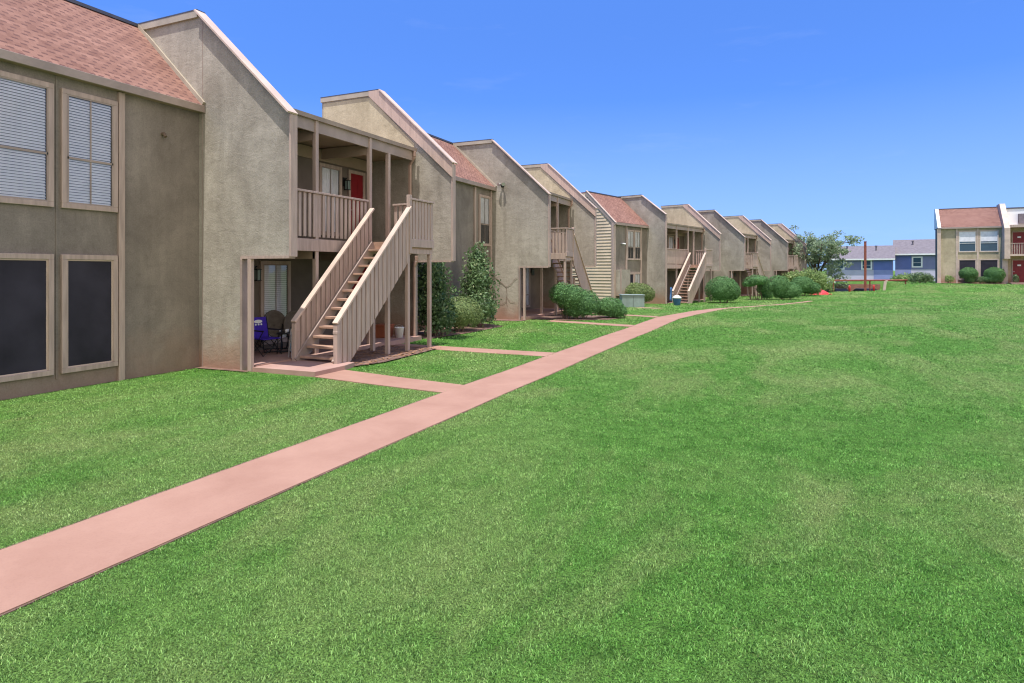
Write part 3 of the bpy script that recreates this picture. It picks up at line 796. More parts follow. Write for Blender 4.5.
# ------------------------------------------------------------------ foliage
def quads(P, Nn, size, name, mat, parent, ratio=.55, fold=0, jitter=.9):
    if mat in ('leaf_juniper', 'leaf_boxwood'): jitter = .42
    n = len(P)
    d = RNG.normal(size=(n, 3)); nn = Nn+RNG.normal(size=(n, 3))*jitter; nn /= np.linalg.norm(nn, axis=1)[:, None]+1e-9
    a = np.cross(nn, d); a /= np.linalg.norm(a, axis=1)[:, None]+1e-9; b = np.cross(nn, a)
    s = (size*RNG.uniform(.6, 1.35, n))[:, None]
    V = np.stack([P-a*s*.5, P+b*s*ratio*.5, P+a*s*.5, P-b*s*ratio*.5], 1).reshape(-1, 3)
    me = bpy.data.meshes.new(name); me.vertices.add(4*n); me.vertices.foreach_set('co', V.ravel().astype(np.float32))
    me.loops.add(4*n); me.loops.foreach_set('vertex_index', np.arange(4*n, dtype=np.int32)); me.polygons.add(n)
    me.polygons.foreach_set('loop_start', np.arange(0, 4*n, 4, dtype=np.int32)); me.polygons.foreach_set('loop_total', np.full(n, 4, dtype=np.int32))
    me.materials.append(MATS[mat]); me.update(calc_edges=True)
    o = bpy.data.objects.new(name, me); COL.objects.link(o); o.parent = parent; return o
def shell(ell, n, depth=.25, lump=.12, freq=1.6, low=-.75):
    P = []; NN = []
    tot = sum(e[3]*e[5] for e in ell)
    for (cx, cy, cz, rx, ry, rz) in ell:
        k = int(n*rx*rz/tot)
        u = RNG.normal(size=(k, 3)); u /= np.linalg.norm(u, axis=1)[:, None]; u = u[u[:, 2] > low]
        rad = 1-depth*RNG.uniform(0, 1, len(u))**1.5
        lm = np.array([noise.noise(Vector((a*freq*rx*1.5+cx, b*freq*ry*1.5+cy, c*freq*rz*1.5+cz))) for a, b, c in u])*lump
        lm += np.array([noise.noise(Vector((a*rx*7+cx, b*ry*7+cy, c*rz*7+cz))) for a, b, c in u])*lump*.55
        q = u*(rad*(1+lm))[:, None]*np.array([rx, ry, rz])+np.array([cx, cy, cz]); P.append(q); NN.append(u/np.array([rx, ry, rz]))
    P = np.concatenate(P); NN = np.concatenate(NN); NN /= np.linalg.norm(NN, axis=1)[:, None]; return P, NN
def core(ell, mat, parent, k=.80, name='foliage_core'):
    m = MB()
    for (cx, cy, cz, rx, ry, rz) in ell:
        m2 = []; seg, ring = 14, 9
        prof = []
        vs = []; fs = []
        for i in range(ring+1):
            th = PI*i/ring
            for j in range(seg):
                ph = 2*PI*j/seg; d = Vector((math.sin(th)*math.cos(ph), math.sin(th)*math.sin(ph), -math.cos(th)))
                w = k*(1+.12*noise.noise(d*2+Vector((cx, cy, cz)))); vs.append((cx+d.x*rx*w, cy+d.y*ry*w, cz+d.z*rz*w))
        for i in range(ring):
            for j in range(seg): j2 = (j+1) % seg; fs.append((i*seg+j, i*seg+j2, (i+1)*seg+j2, (i+1)*seg+j))
        m.add(vs, fs)
    return m.build(name, mat, parent)
def bush(label, loc, ell, n, size, mat, rz=0, group=None, name='bush', stems=5, usecore=True, cat='bush', lump=.12, depth=.22, low=-.75, jitter=.9):
    z = ground(loc[0], loc[1]); t = thing(name, label, cat, (loc[0], loc[1], z), rz, group)
    P, NN = shell(ell, n, depth, lump, low=low)
    P = P[P[:, 2] > .03] if True else P
    NN = NN[:len(P)] if False else NN
    P, NN = shell(ell, n, depth, lump, low=low); k = P[:, 2] > .03; P, NN = P[k], NN[k]
    f = quads(P, NN, size, 'foliage', mat, t, jitter=jitter)
    if usecore: core(ell, mat, f, .55 if mat == 'leaf_holly' else .70)
    m = MB()
    for i in range(stems):
        e = ell[i % len(ell)]; a = random.uniform(0, 2*PI); q = (e[0]+e[3]*.45*math.cos(a), e[1]+e[4]*.45*math.sin(a), e[2])
        b0 = (e[0]*.7+.1*math.cos(a), e[1]*.7+.1*math.sin(a), -.05)
        m.tube([b0, ((b0[0]+q[0])/2+random.uniform(-.08, .08), (b0[1]+q[1])/2, e[2]*.5), q], .035, 6, .012)
    m.build('stem', 'twig', t)
    return t
# by building one
bush('dense dark broadleaf bush behind the near porch posts, against the overhang', (-9.95, 16.3), [(0, 0, 1.0, .62, .6, 1.1), (.0, -.1, 1.9, .5, .5, .9), (.35, -.1, .55, .5, .5, .55)], 7500, .11, 'leaf_holly', lump=.55, depth=.7, stems=8)
bush('tall dark pointed bush against the wall between the first two stairs', (-10.0, 19.4), [(0, 0, .9, .68, .70, .95), (.05, 0, 1.7, .55, .55, .85), (-.1, .1, 2.35, .36, .38, .62), (.32, -.2, .65, .55, .55, .62), (-.25, .1, 1.4, .5, .5, .5)], 7500, .11, 'leaf_holly', lump=.6, depth=.75, stems=9)
bush('low rounded light green clipped bush between two taller dark bushes', (-9.85, 17.75), [(0, 0, .55, .80, .75, .58)], 7000, .05, 'leaf_boxwood', lump=.06, depth=.15)
bush('larger slanting clipped evergreen bush in front of the second porch', (-7.95, 24.0), [(-.55, 0, 1.03, .52, .6, .46), (-.15, 0, .85, .66, .65, .56), (.42, 0, .60, .64, .62, .60), (.0, 0, .35, .5, .5, .35)], 15000, .06, 'leaf_juniper', AL*-0+.42, lump=.13, stems=9)
bush('small low evergreen bush right of the slanting bush by the second porch', (-6.85, 25.2), [(0, 0, .42, .62, .6, .45), (.35, 0, .3, .4, .45, .33)], 9000, .06, 'leaf_juniper', .42, lump=.14)
# by building two
def svb(r, f): return sv(r, f)
bush('broad olive rounded bush behind the green utility box', sv(7.75, 38.4), [(0, 0, .72, 1.12, .9, .68)], 10000, .07, 'leaf_boxwood', .42, lump=.06)
bush('big round clipped green bush right of the far stair', sv(14.1, 41.6), [(0, 0, .86, 1.12, 1.05, .95), (.35, 0, .8, .85, .9, .75)], 14000, .075, 'leaf_juniper', .42, lump=.06, depth=.15)
bush('open twiggy evergreen bush with bare reddish stems below its crown', sv(18.2, 46.0), [(0, 0, 1.4, .9, .9, .45), (-.6, 0, 1.2, .5, .5, .3), (.55, 0, .9, .6, .6, .6), (.75, 0, .4, .5, .5, .4)], 8000, .08, 'leaf_juniper', .42, stems=12, lump=.25)
bush('large slanting clipped bush right of the twiggy bush', sv(20.35, 46.3), [(-.45, 0, .98, .9, .8, .88), (.4, 0, .64, .85, .85, .70), (0, 0, .4, .9, .7, .4)], 13000, .075, 'leaf_juniper', .42, lump=.08)
bush('wide egg-shaped clipped bush at the far end of the row beside the red tarp', sv(25.0, 52.8), [(-.3, 0, .9, 1.05, .9, .78), (.5, 0, .62, .8, .8, .62)], 12000, .085, 'leaf_juniper', .42, lump=.08)
# building three planting
def b3p(t, s): 
    v = Matrix.Rotation(A3, 3, 'Z') @ Vector((t, s, 0)); return (bx+v.x, by+v.y)
bush('round ball-clipped bush under the left window of the far right building', b3p(.8, 2.25), [(0, 0, .95, .7, .78, .62), (0, .1, .45, .45, .45, .45)], 7000, .09, 'leaf_juniper', A3, lump=.06)
bush('round bush against the projecting wall of the far right building', b3p(.8, 4.25), [(0, 0, .9, .7, .85, .68), (0, -.2, .45, .6, .9, .42)], 8000, .09, 'leaf_juniper', A3, lump=.08)
bush('low dark hedge between the two round bushes at the far right building', b3p(.75, 3.25), [(0, 0, .35, .4, .8, .32)], 3000, .09, 'leaf_holly', A3, lump=.15)
bush('small loose shrub by the blank wall of the far right building', b3p(.7, .75), [(0, 0, .4, .35, .4, .42)], 900, .12, 'leaf_shrub', A3, lump=.3, usecore=False, name='shrub', cat='shrub', depth=.8)
bush('small dark potted-looking shrub by the red ground floor door', b3p(.6, 5.85), [(0, 0, .5, .25, .25, .42)], 700, .1, 'leaf_holly', A3, lump=.3, name='shrub', cat='shrub')
# loose shrubs near the court
bush('loose pale green shrub left of the brown post, behind the red tarp', sv(28.0, 58.5), [(0, 0, 1.1, 1.5, 1.0, 1.2), (1.2, 0, .8, 1.1, .9, .95), (-1.5, 0, 1.2, .9, .9, 1.0)], 7000, .17, 'leaf_shrub', .42, name='shrub', cat='shrub', lump=.4, depth=.8, usecore=False, stems=8)
bush('light green shrub behind the low rail in front of the blue house', sv(44.5, 70.0), [(0, 0, .2, 1.8, .9, .7), (1.6, 0, .1, 1.4, .9, .6)], 4500, .2, 'leaf_shrub', .42, name='shrub', cat='shrub', lump=.4, depth=.8, stems=6)
bush('dark green shrub at the left corner of the far right building', sv(40.0, 61.0), [(0, 0, .5, .9, .6, .6), (.9, 0, .45, .6, .5, .5)], 3000, .14, 'leaf_holly', .42, name='shrub', cat='shrub', lump=.35, depth=.7, usecore=False)

def tree(label, loc, height, spread, nclump, leafn, size, mat):
    z = ground(*loc); t = thing('tree', label, 'tree', (loc[0], loc[1], z))
    m = MB(); ends = []
    trunk = [Vector((0, 0, -.1)), Vector((.1, .05, height*.18)), Vector((.05, .1, height*.36))]
    m.tube(trunk, .22, 10, .15)
    rnd = random.Random(5)
    for i in range(9):
        a = 2*PI*i/9+rnd.uniform(-.3, .3); el = rnd.uniform(.55, 1.4); ln = height*rnd.uniform(.38, .62)
        p0 = trunk[2] if i % 2 else trunk[1].lerp(trunk[2], .6)
        d = Vector((math.cos(a)*math.cos(el)*spread/height*1.5, math.sin(a)*math.cos(el)*spread/height*1.5, math.sin(el)))
        p1 = p0+d*ln*.5+Vector((0, 0, .1)); p2 = p0+d*ln+Vector((rnd.uniform(-.3, .3), rnd.uniform(-.3, .3), .15))
        m.tube([p0, p1, p2], .09, 6, .03); ends += [p1.lerp(p2, .3), p2]
        for k in range(3):
            b = rnd.uniform(0, 2*PI); q = p1.lerp(p2, rnd.uniform(.1, .8)); e = q+Vector((math.cos(b), math.sin(b), rnd.uniform(-.2, .9)))*rnd.uniform(.7, 1.4)
            m.tube([q, q.lerp(e, .5)+Vector((0, 0, .08)), e], .035, 5, .012); ends += [e, q.lerp(e, .6)]
    m.build('trunk', 'bark', t, smooth=True)
    P = []
    for i in range(int(nclump*.6)):
        a = rnd.uniform(0, 2*PI); rr = rnd.random()**.5; zz = rnd.uniform(.22, .82)*height
        ends.append(Vector((rr*math.cos(a)*spread*.56, rr*math.sin(a)*spread*.56, zz)))
    rnd.shuffle(ends)
    for i in range(nclump):
        c = ends[i % len(ends)]+Vector((rnd.uniform(-.45, .45), rnd.uniform(-.45, .45), rnd.uniform(-.3, .45)))
        r = rnd.uniform(.28, .7); k = int(leafn*r/.5)
        u = RNG.normal(size=(k, 3)); u /= np.linalg.norm(u, axis=1)[:, None]; q = u*(RNG.uniform(0, 1, k)**.5)[:, None]*np.array([r*1.25, r*1.25, r*.7])+np.array(c)
        P.append(q)
    P = np.concatenate(P); NN = np.tile(np.array([0, 0, 1.]), (len(P), 1))
    quads(P, NN, size, 'crown', mat, t, jitter=.8)
    return t
tree('airy grey-green tree beyond the far end of the left row', sv(32.4, 66.0), 8.8, 5.2, 230, 62, .22, 'leaf_tree')
tree('second tree farther back, mostly hidden behind the airy grey-green tree', sv(34.8, 77.0), 8.4, 5.0, 90, 70, .28, 'leaf_tree')

# dead vine on the second building wall
v = thing('vine', 'dried bare vine branching over the stucco wall left of the second porch opening', 'vine', (-11.05, YB, 0))
m = MB()
def vn(pts, r): m.tube([(a, -.015, b) for a, b in pts], r*.55, 5)
vn([(-.1, 1.95), (.12, 1.72), (.4, 1.5), (.62, 1.33), (.66, 1.05), (.63, .8), (.67, .55)], .013)
vn([(.62, 1.33), (.82, 1.42), (.98, 1.62), (1.12, 1.7)], .010); vn([(.4, 1.5), (.2, 1.4), (.0, 1.44)], .006)
vn([(.65, .9), (.8, .72), (1.0, .7)], .007); vn([(.64, .75), (.45, .62), (.3, .6), (.12, .48)], .007)
m.build('stem', 'twig', v)

# ------------------------------------------------------------------ patio things
def camp_chair(loc, rz):
    t = thing('camp_chair', 'purple folding camp chair with a white emblem on its backrest, on the near patio', 'chair', loc, rz)
    # seat faces +x locally
    m = MB(); m.box(-.24, .26, -.26, .26, .40, .425); m.build('seat', 'purple', t, bevel=.01)
    b = MB(); b.beam((-.25, 0, .42), (-.36, 0, .93), .50, .02, up=(1, 0, .2)); bk = b.build('backrest', 'purple', t, bevel=.006)
    # emblem: arched shape with three dots below
    e = MB(); n = Vector((.98, 0, .21)); c0 = Vector((-.322, 0, .76)); upv = Vector((-.21, 0, .978))
    def disc(cy, cz, ry, rz2):
        pts = []
        for k in range(14): a = 2*PI*k/14; pts.append(c0+n*.018+Vector((0, cy+ry*math.cos(a), 0))+upv*(cz+rz2*math.sin(a)))
        e.add(pts, [tuple(range(14))])
    disc(0, .06, .12, .045); 
    for q in (-.08, 0, .08): disc(q, -.015, .026, .026)
    e.build('emblem', 'sign_white', bk)
    l = MB()
    for s in (-.27, .27):
        l.tube([(-.24, s, .0), (.27, s, .62)], .011, 6); l.tube([(.27, s, .0), (-.26, s, .42), (-.37, s, .95)], .011, 6)
        l.tube([(-.3, s, .62), (.28, s, .62)], .02, 6)
    for x_ in (-.25, .27): l.tube([(x_, -.27, .01), (x_, .27, .4)], .010, 6); l.tube([(x_, .27, .01), (x_, -.27, .4)], .010, 6)
    l.build('frame', 'black', t); return t
camp_chair((-10.62, 10.33, .12), -.15).scale = (.88, .88, .88)
def moon_chair(loc, rz, label):
    t = thing('moon_chair', label, 'chair', loc, rz)
    m = MB(); vs = []; fs = []; R_, S = 6, 22
    for i in range(R_+1):
        for j in range(S):
            a = 2*PI*j/S; r = i/R_; u = r*.27*math.cos(a); w = r*.36*math.sin(a); dp = (1-r*r)*.13
            # inclined dish
            ti = 1.05; vs.append((-.1-w*math.cos(ti)-dp*math.sin(ti), u, .62+w*math.sin(ti)-dp*math.cos(ti)))
    for i in range(R_):
        for j in range(S): j2 = (j+1) % S; fs.append((i*S+j, i*S+j2, (i+1)*S+j2, (i+1)*S+j))
    m.add(vs, fs); o = m.build('seat', 'dark_fabric', t, smooth=True); sm = o.modifiers.new('th', 'SOLIDIFY'); sm.thickness = .03
    l = MB()
    for s in (-.3, .3): l.tube([(-.32, s, 0), (.2, s, .55)], .013, 6); l.tube([(.28, s, 0), (-.28, s, .6)], .013, 6)
    l.tube([(-.32, -.3, .01), (-.32, .3, .01)], .012, 6); l.tube([(.28, -.3, .01), (.28, .3, .01)], .012, 6)
    l.build('frame', 'black', t)
moon_chair((-10.55, 11.15, .12), -.85, 'brown-grey round-backed folding chair on the near patio, beside the window')
moon_chair((-10.95, 10.95, .12), -.6, 'second round-backed folding chair, mostly hidden behind the brown-grey one')
t = thing('side_table', 'small black patio table between the two chairs with white cups on it', 'table', (-10.42, 10.72, .12))
MB().lathe(0, 0, [(.2, .44), (.21, .455), (.2, .47)], 18).build('table_top', 'black', t)
for k in range(3):
    a = k*2.1; MB().tube([(.17*math.cos(a), .17*math.sin(a), .445), (.19*math.cos(a), .19*math.sin(a), 0)], .01, 6).build('leg', 'black', t)
for k, (a, b) in enumerate(((-.1, -.07), (.02, .03), (.1, -.09))):
    c = thing('cup', 'white cup on the small black patio table between the chairs', 'cup', (-10.42+a, 10.72+b, .591), 0, 'white cups on the patio table')
    MB().lathe(0, 0, [(.025, 0), (.033, .07), (.030, .07), (.022, .006)], 12).build('body', 'sign_white', c, smooth=True)
t = thing('plastic_bag', 'light blue and white plastic bag on the patio floor beneath the round chair', 'bag', (-10.25, 10.85, .12))
m = MB(); vs = []; fs = []
for i in range(9):
    z = i/8; r = .13*math.sin(PI*min(1, z*.8+.15))*(1-.35*z)+.02
    for j in range(14):
        a = 2*PI*j/14; k = 1+.35*noise.noise(Vector((math.cos(a)*2, math.sin(a)*2, z*4))); vs.append((r*k*math.cos(a), r*k*math.sin(a), z*.32))
for i in range(8):
    for j in range(14): j2 = (j+1) % 14; fs.append((i*14+j, i*14+j2, (i+1)*14+j2, (i+1)*14+j))
fs.append(tuple(range(13, -1, -1))); m.add(vs, fs); m.build('bag_body', 'bag', t)
m = MB(); m.tube([(-.04, 0, .31), (-.03, 0, .42), (.03, 0, .42), (.04, 0, .31)], .008, 6); m.build('handle', 'bag', t)
t = thing('step_ladder', 'small folded aluminium step ladder standing next to the stair newel post', 'ladder', (-9.72, 10.28, .12), -.5)
for s in (-.12, .12):
    MB().tube([(-.1, s, 0), (0, s*.8, .62)], .013, 6).build('rail', 'aluminium', t); MB().tube([(.13, s, 0), (.0, s*.8, .60)], .011, 6).build('back_leg', 'aluminium', t)
for z in (.16, .32, .48): MB().box(-.12+z*.16, -.04+z*.16, -.11, .11, z-.01, z+.01).build('step', 'aluminium', t)
t = thing('storage_box', 'orange plastic box on the slab under the near stair landing', 'box', (-10.35, 14.35, .12), .2)
m = MB(); m.add([(-.17, -.2, 0), (.17, -.2, 0), (.17, .2, 0), (-.17, .2, 0), (-.2, -.23, .33), (.2, -.23, .33), (.2, .23, .33), (-.2, .23, .33)], [(0, 3, 2, 1), (4, 5, 6, 7), (0, 1, 5, 4), (1, 2, 6, 5), (2, 3, 7, 6), (3, 0, 4, 7)]); m.build('box_body', 'orange', t, bevel=.015)
MB().box(-.215, .215, -.245, .245, .332, .36).build('lid', 'orange', t, bevel=.008)
t = thing('bucket', 'white bucket beside the orange box under the near stair', 'bucket', (-9.95, 14.5, .12))
MB().lathe(0, 0, [(.10, 0), (.13, .26), (.138, .265), (.138, .285), (.118, .285), (.09, .02)], 20).build('bucket_body', 'white', t, smooth=True)
MB().tube([(.135, 0, .27), (.1, 0, .33), (0, 0, .36), (-.1, 0, .33), (-.135, 0, .27)], .005, 5).build('handle', 'aluminium', t)

# front apron of the first patio and mulch bed under the stair
def sheet(name, pts, mat, dz):
    m = MB(); m.add([(a, b, ground(a, b)+dz) for a, b in pts], [tuple(range(len(pts)))]); SOILS.append(pts); return tag(m.build(name, mat), kind='structure')
MB_ = MB(); MB_.vprism([(-9.62, 9.0), (-8.1, 9.06), (-8.1, 9.92), (-8.2, 10.35), (-9.62, 10.35)], -.1, .095)
tag(MB_.build('apron_slab', 'concrete_slab'), kind='structure'); PATHS.append([(-9.7, 8.95), (-8.05, 9.0), (-8.05, 10.4), (-9.7, 10.4)])
sheet('mulch_bed', [(-9.6, 10.3), (-8.15, 10.3), (-7.95, 11.0), (-8.0, 12.0), (-8.05, 12.9), (-8.1, 13.45), (-9.6, 13.45)], 'soil', .03)
sheet('mulch_bed', [(-9.9, 23.2), (-8.0, 23.2), (-6.6, 24.2), (-6.3, 25.3), (-7.5, 26.2), (-9.9, 26.2)], 'soil', .02)
sheet('mulch_bed', [(-11.0, 15.4), (-9.5, 15.4), (-9.2, 17.5), (-9.2, 19.8), (-10.9, 21.0)], 'soil', .02)
sheet('mulch_bed', [(-11.0, 8.8), (-9.6, 8.85), (-9.6, 8.97), (-11.0, 8.97)], 'soil', .022)
sheet('mulch_bed', [(-11.0, 21.9), (-9.6, 22.2), (-9.5, 22.7), (-11.0, 22.7)], 'soil', .022)
# dirt and dry patches around the far right building
def sheet3(pts, mat, dz):
    return sheet('mulch_bed', [b3p(a, b) for a, b in pts], mat, dz)
sheet3([(0, -.3), (1.3, -.1), (1.6, 2.0), (1.5, 5.0), (0, 5.2)], 'concrete_slab', .05)
strip('entrance_path', ([b3p(1.6, 6.2), b3p(5.0, 6.4)], [b3p(1.6, 7.4), b3p(5.0, 7.8)]), 'concrete_pink', .03)

# scattered dead leaves in the stair bed
m = MB()
for i in range(500):
    x_, y_ = random.uniform(-9.7, -8.0), random.uniform(10.4, 13.5); a = random.uniform(0, 6.3); s = random.uniform(.03, .07); z_ = ground(x_, y_)+.04
    m.add([(x_+s*math.cos(a), y_+s*math.sin(a), z_+random.uniform(0, .02)), (x_-s*.4*math.sin(a), y_+s*.4*math.cos(a), z_+.01), (x_-s*math.cos(a), y_-s*math.sin(a), z_), (x_+s*.4*math.sin(a), y_-s*.4*math.cos(a), z_+.012)], [(0, 1, 2, 3)])
tag(m.build('dead_leaves', 'dry_leaf'), kind='stuff')

# ---- utilities near building two
x, y = sv(6.65, 34.4)
t = thing('utility_box', 'grey-green pad-mounted electrical cabinet on the grass before the olive bush', 'utility box', (x, y, ground(x, y)), .42)
MB().box(-.62, .62, -.38, .38, 0, .66).build('cabinet', 'transformer', t, bevel=.02)
m = MB(); m.prism([(-.66, .662), (.66, .662), (.66, .70), (-.66, .72)], -.42, .42); m.build('lid', 'transformer', t, bevel=.01)
MB().box(-.01, .01, -.388, -.381, .04, .62).build('door_gap', 'black', t)
x, y = sv(4.35, 30.9)
t = thing('air_conditioner', 'white air conditioning unit standing by the siding wall corner', 'air conditioner', (x, y, ground(x, y)), .42)
MB().box(-.42, .42, -.35, .35, 0.03, .44).build('housing', 'white', t, bevel=.02)
m = MB()
for k in range(6): m.box(-.36, .36, -.362, -.351, .09+.05*k, .11+.05*k)
m.build('grille', 'transformer', t); MB().lathe(0, 0, [(.28, .442), (.28, .47), (.24, .475)], 20).build('fan_cover', 'black', t)
x, y = sv(5.12, 31.4)
t = thing('folding_board', 'small white panel leaning upright by the wing wall of the far row', 'board', (x, y, ground(x, y)), .42)
m = MB(); m.beam((-.0, -.12, 0), (0, .08, .50), .24, .04, up=(0, -1, .3)); m.build('panel', 'white', t); 
MB().beam((0, .28, 0), (0, .10, .48), .2, .02, up=(0, -1, .3)).build('rear_leg', 'white', t)
x, y = sv(10.0, 37.6)
t = thing('trash_bin', 'blue bin with a white lid on the grass in front of the far stair', 'bin', (x, y, ground(x, y)), .3)
MB().lathe(0, 0, [(.19, 0), (.25, .42), (.26, .44)], 14).build('bin_body', 'blue_plastic', t, smooth=True)
MB().lathe(0, 0, [(.27, .442), (.29, .48), (.15, .60), (.02, .64)], 14).build('lid', 'white', t, smooth=True)
cx_, cy_ = -7.08, 48.44
rot2 = Matrix.Rotation(A2, 3, 'Z')
def p2(t_, s_): v_ = rot2 @ Vector((t_, s_, 0)); return (cx_+v_.x, cy_+v_.y)
x, y = p2(1.63, SC+.125+1.30)
t = thing('draped_cloth', 'blue cloth hung over the foot of the far stair railing', 'cloth', (x, y, Z2), A2)
m = MB(); vs = []; fs = []
for i in range(9):
    for j in range(9):
        u = i/8; w = j/8; z = 1.12-u*.85+.05*math.sin(w*5); vs.append((-.14-.02*math.sin(w*9+u*3)-.06*u*(1-u), -.3+.42*w+.06*math.sin(u*4), z))
for i in range(8):
    for j in range(8): fs.append((i*9+j, i*9+j+1, (i+1)*9+j+1, (i+1)*9+j))
m.add(vs, fs); o = m.build('cloth_sheet', 'bag', t, smooth=True); sm = o.modifiers.new('th', 'SOLIDIFY'); sm.thickness = .015
o.data.materials[0] = MATS['blue_plastic']

# ---- court edge: rail, post, wall, cars
F0 = 59.5
x, y = sv(33.9, F0)
t = thing('steel_post', 'tall rusty brown steel post standing behind the low rail', 'post', (x, y, -.3))
MB().box(-.10, .10, -.10, .10, 0, 5.0).build('shaft', 'rust', t); MB().box(-.12, .12, -.12, .12, 5.0, 5.05).build('cap', 'rust', t)
ra, rb = sv(30.9, F0+.4), sv(39.3, F0+2.2)
t = thing('pipe_rail', 'long rusty horizontal pipe rail between the tree and the tan building', 'railing', (ra[0], ra[1], 0))
dx, dy = rb[0]-ra[0], rb[1]-ra[1]
MB().tube([(0, 0, .98), (dx, dy, .98)], .085, 8).build('top_rail', 'rust', t)
for k in (.02, .5, .98): MB().tube([(dx*k, dy*k, -1.5), (dx*k, dy*k, .92)], .06, 8).build('rail_post', 'rust', t)
# brick wall
wa, wb = sv(34.2, F0+6.0), sv(38.9, F0+6.0)
m = MB(); d = Vector((wb[0]-wa[0], wb[1]-wa[1], 0)); ln = d.length; nrm = Vector((-d.y, d.x, 0)).normalized()*.25
A_ = Vector((wa[0], wa[1], 0)); z0, z1 = -2.2, .5
vs = [A_, A_+d, A_+d+nrm, A_+nrm]; vs = [(v_.x, v_.y, z0) for v_ in vs]+[(v_.x, v_.y, z1) for v_ in vs]
m.add(vs, [(0, 1, 5, 4), (1, 2, 6, 5), (2, 3, 7, 6), (3, 0, 4, 7), (4, 5, 6, 7)], [[(0, 0), (ln, 0), (ln, z1-z0), (0, z1-z0)], None, [(0, 0), (ln, 0), (ln, z1-z0), (0, z1-z0)], None, None])
tag(m.build('brick_wall', 'brick'), 'low red-brown brick wall at the far edge of the lawn behind the post', 'wall')
for k, (rr, lab) in enumerate(((31.95, 'short red bollard left of the tall brown post'), (34.25, 'short red bollard right of the tall brown post'))):
    x, y = sv(rr, F0-.8); t = thing('bollard', lab, 'bollard', (x, y, ground(x, y)), 0, 'red bollards at the court edge')
    MB().lathe(0, 0, [(.09, -.1), (.09, .52), (.06, .58), (.01, .6)], 12).build('bollard_shaft', 'red_paint', t, smooth=True)
x, y = sv(35.15, F0-.9); t = thing('end_post', 'leaning pale cream post where the brick wall ends', 'post', (x, y, ground(x, y)))
MB().beam((0, 0, -.2), (.12, .02, .85), .22, .2, up=(0, 1, 0)).build('shaft', 'trim_light', t); MB().beam((.11, .02, .86), (.3, .06, .9), .22, .08).build('cap', 'trim_light', t)
def car(label, r_, f_, rz, zoff):
    x, y = sv(r_, f_); t = thing('parked_car', label, 'car', (x, y, zoff), rz, 'dark cars parked in the court')
    # side profile in x,z swept over y
    body = [(-2.2, .35), (2.2, .35), (2.28, .6), (2.15, .85), (1.2, .98), (-1.9, .98), (-2.25, .8)]
    MB().prism(body, -.88, .88).build('body', 'car_paint', t, bevel=.06)
    cab = MB(); cab.add([(-1.8, -.82, .98), (1.15, -.82, .98), (.45, -.64, 1.45), (-1.2, -.64, 1.45), (-1.8, .82, .98), (1.15, .82, .98), (.45, .64, 1.45), (-1.2, .64, 1.45)],
        [(0, 1, 2, 3), (7, 6, 5, 4), (1, 5, 6, 2), (0, 3, 7, 4), (3, 2, 6, 7), (0, 4, 5, 1)]); cab.build('cabin', 'car_glass', t, bevel=.05)
    MB().box(-1.15, .42, -.62, .62, 1.44, 1.48).build('roof_panel', 'car_paint', t, bevel=.02)
    for a in (-1.4, 1.4):
        for b in (-.85, .85): MB().tube([(a, b-.1, .33), (a, b+.1, .33)], .33, 18).build('wheel', 'tyre', t)
    for b in (-.6, .6): MB().box(2.2, 2.27, b-.2, b+.2, .6, .75).build('headlight', 'sign_white', t)
car('black car low behind the left red bollard', 33.0, 62.6, AL-PI/2, -1.36)
car('black car low behind the right red bollard', 35.9, 62.6, AL-PI/2, -1.36)
x, y = sv(27.4, 55.0)
t = thing('red_tarp', 'crumpled bright red tarp heaped on the grass past the last clipped bush', 'tarp', (x, y, ground(x, y)), .42)
m = MB(); vs = []; fs = []; n = 18
for i in range(n+1):
    for j in range(n+1):
        u, w = i/n*2-1, j/n*2-1; rr_ = math.hypot(u, w)
        z = max(0, .50*max(0, 1-rr_)**.6+.25*noise.noise(Vector((u*2.3, w*2.3, 1)))+.04*max(0, 1-3*math.hypot(u-.1, w))); vs.append((u*.75, w*.6, z))
for i in range(n):
    for j in range(n): fs.append((i*(n+1)+j, (i+1)*(n+1)+j, (i+1)*(n+1)+j+1, i*(n+1)+j+1))
m.add(vs, fs); m.build('tarp_sheet', 'red_paint', t)

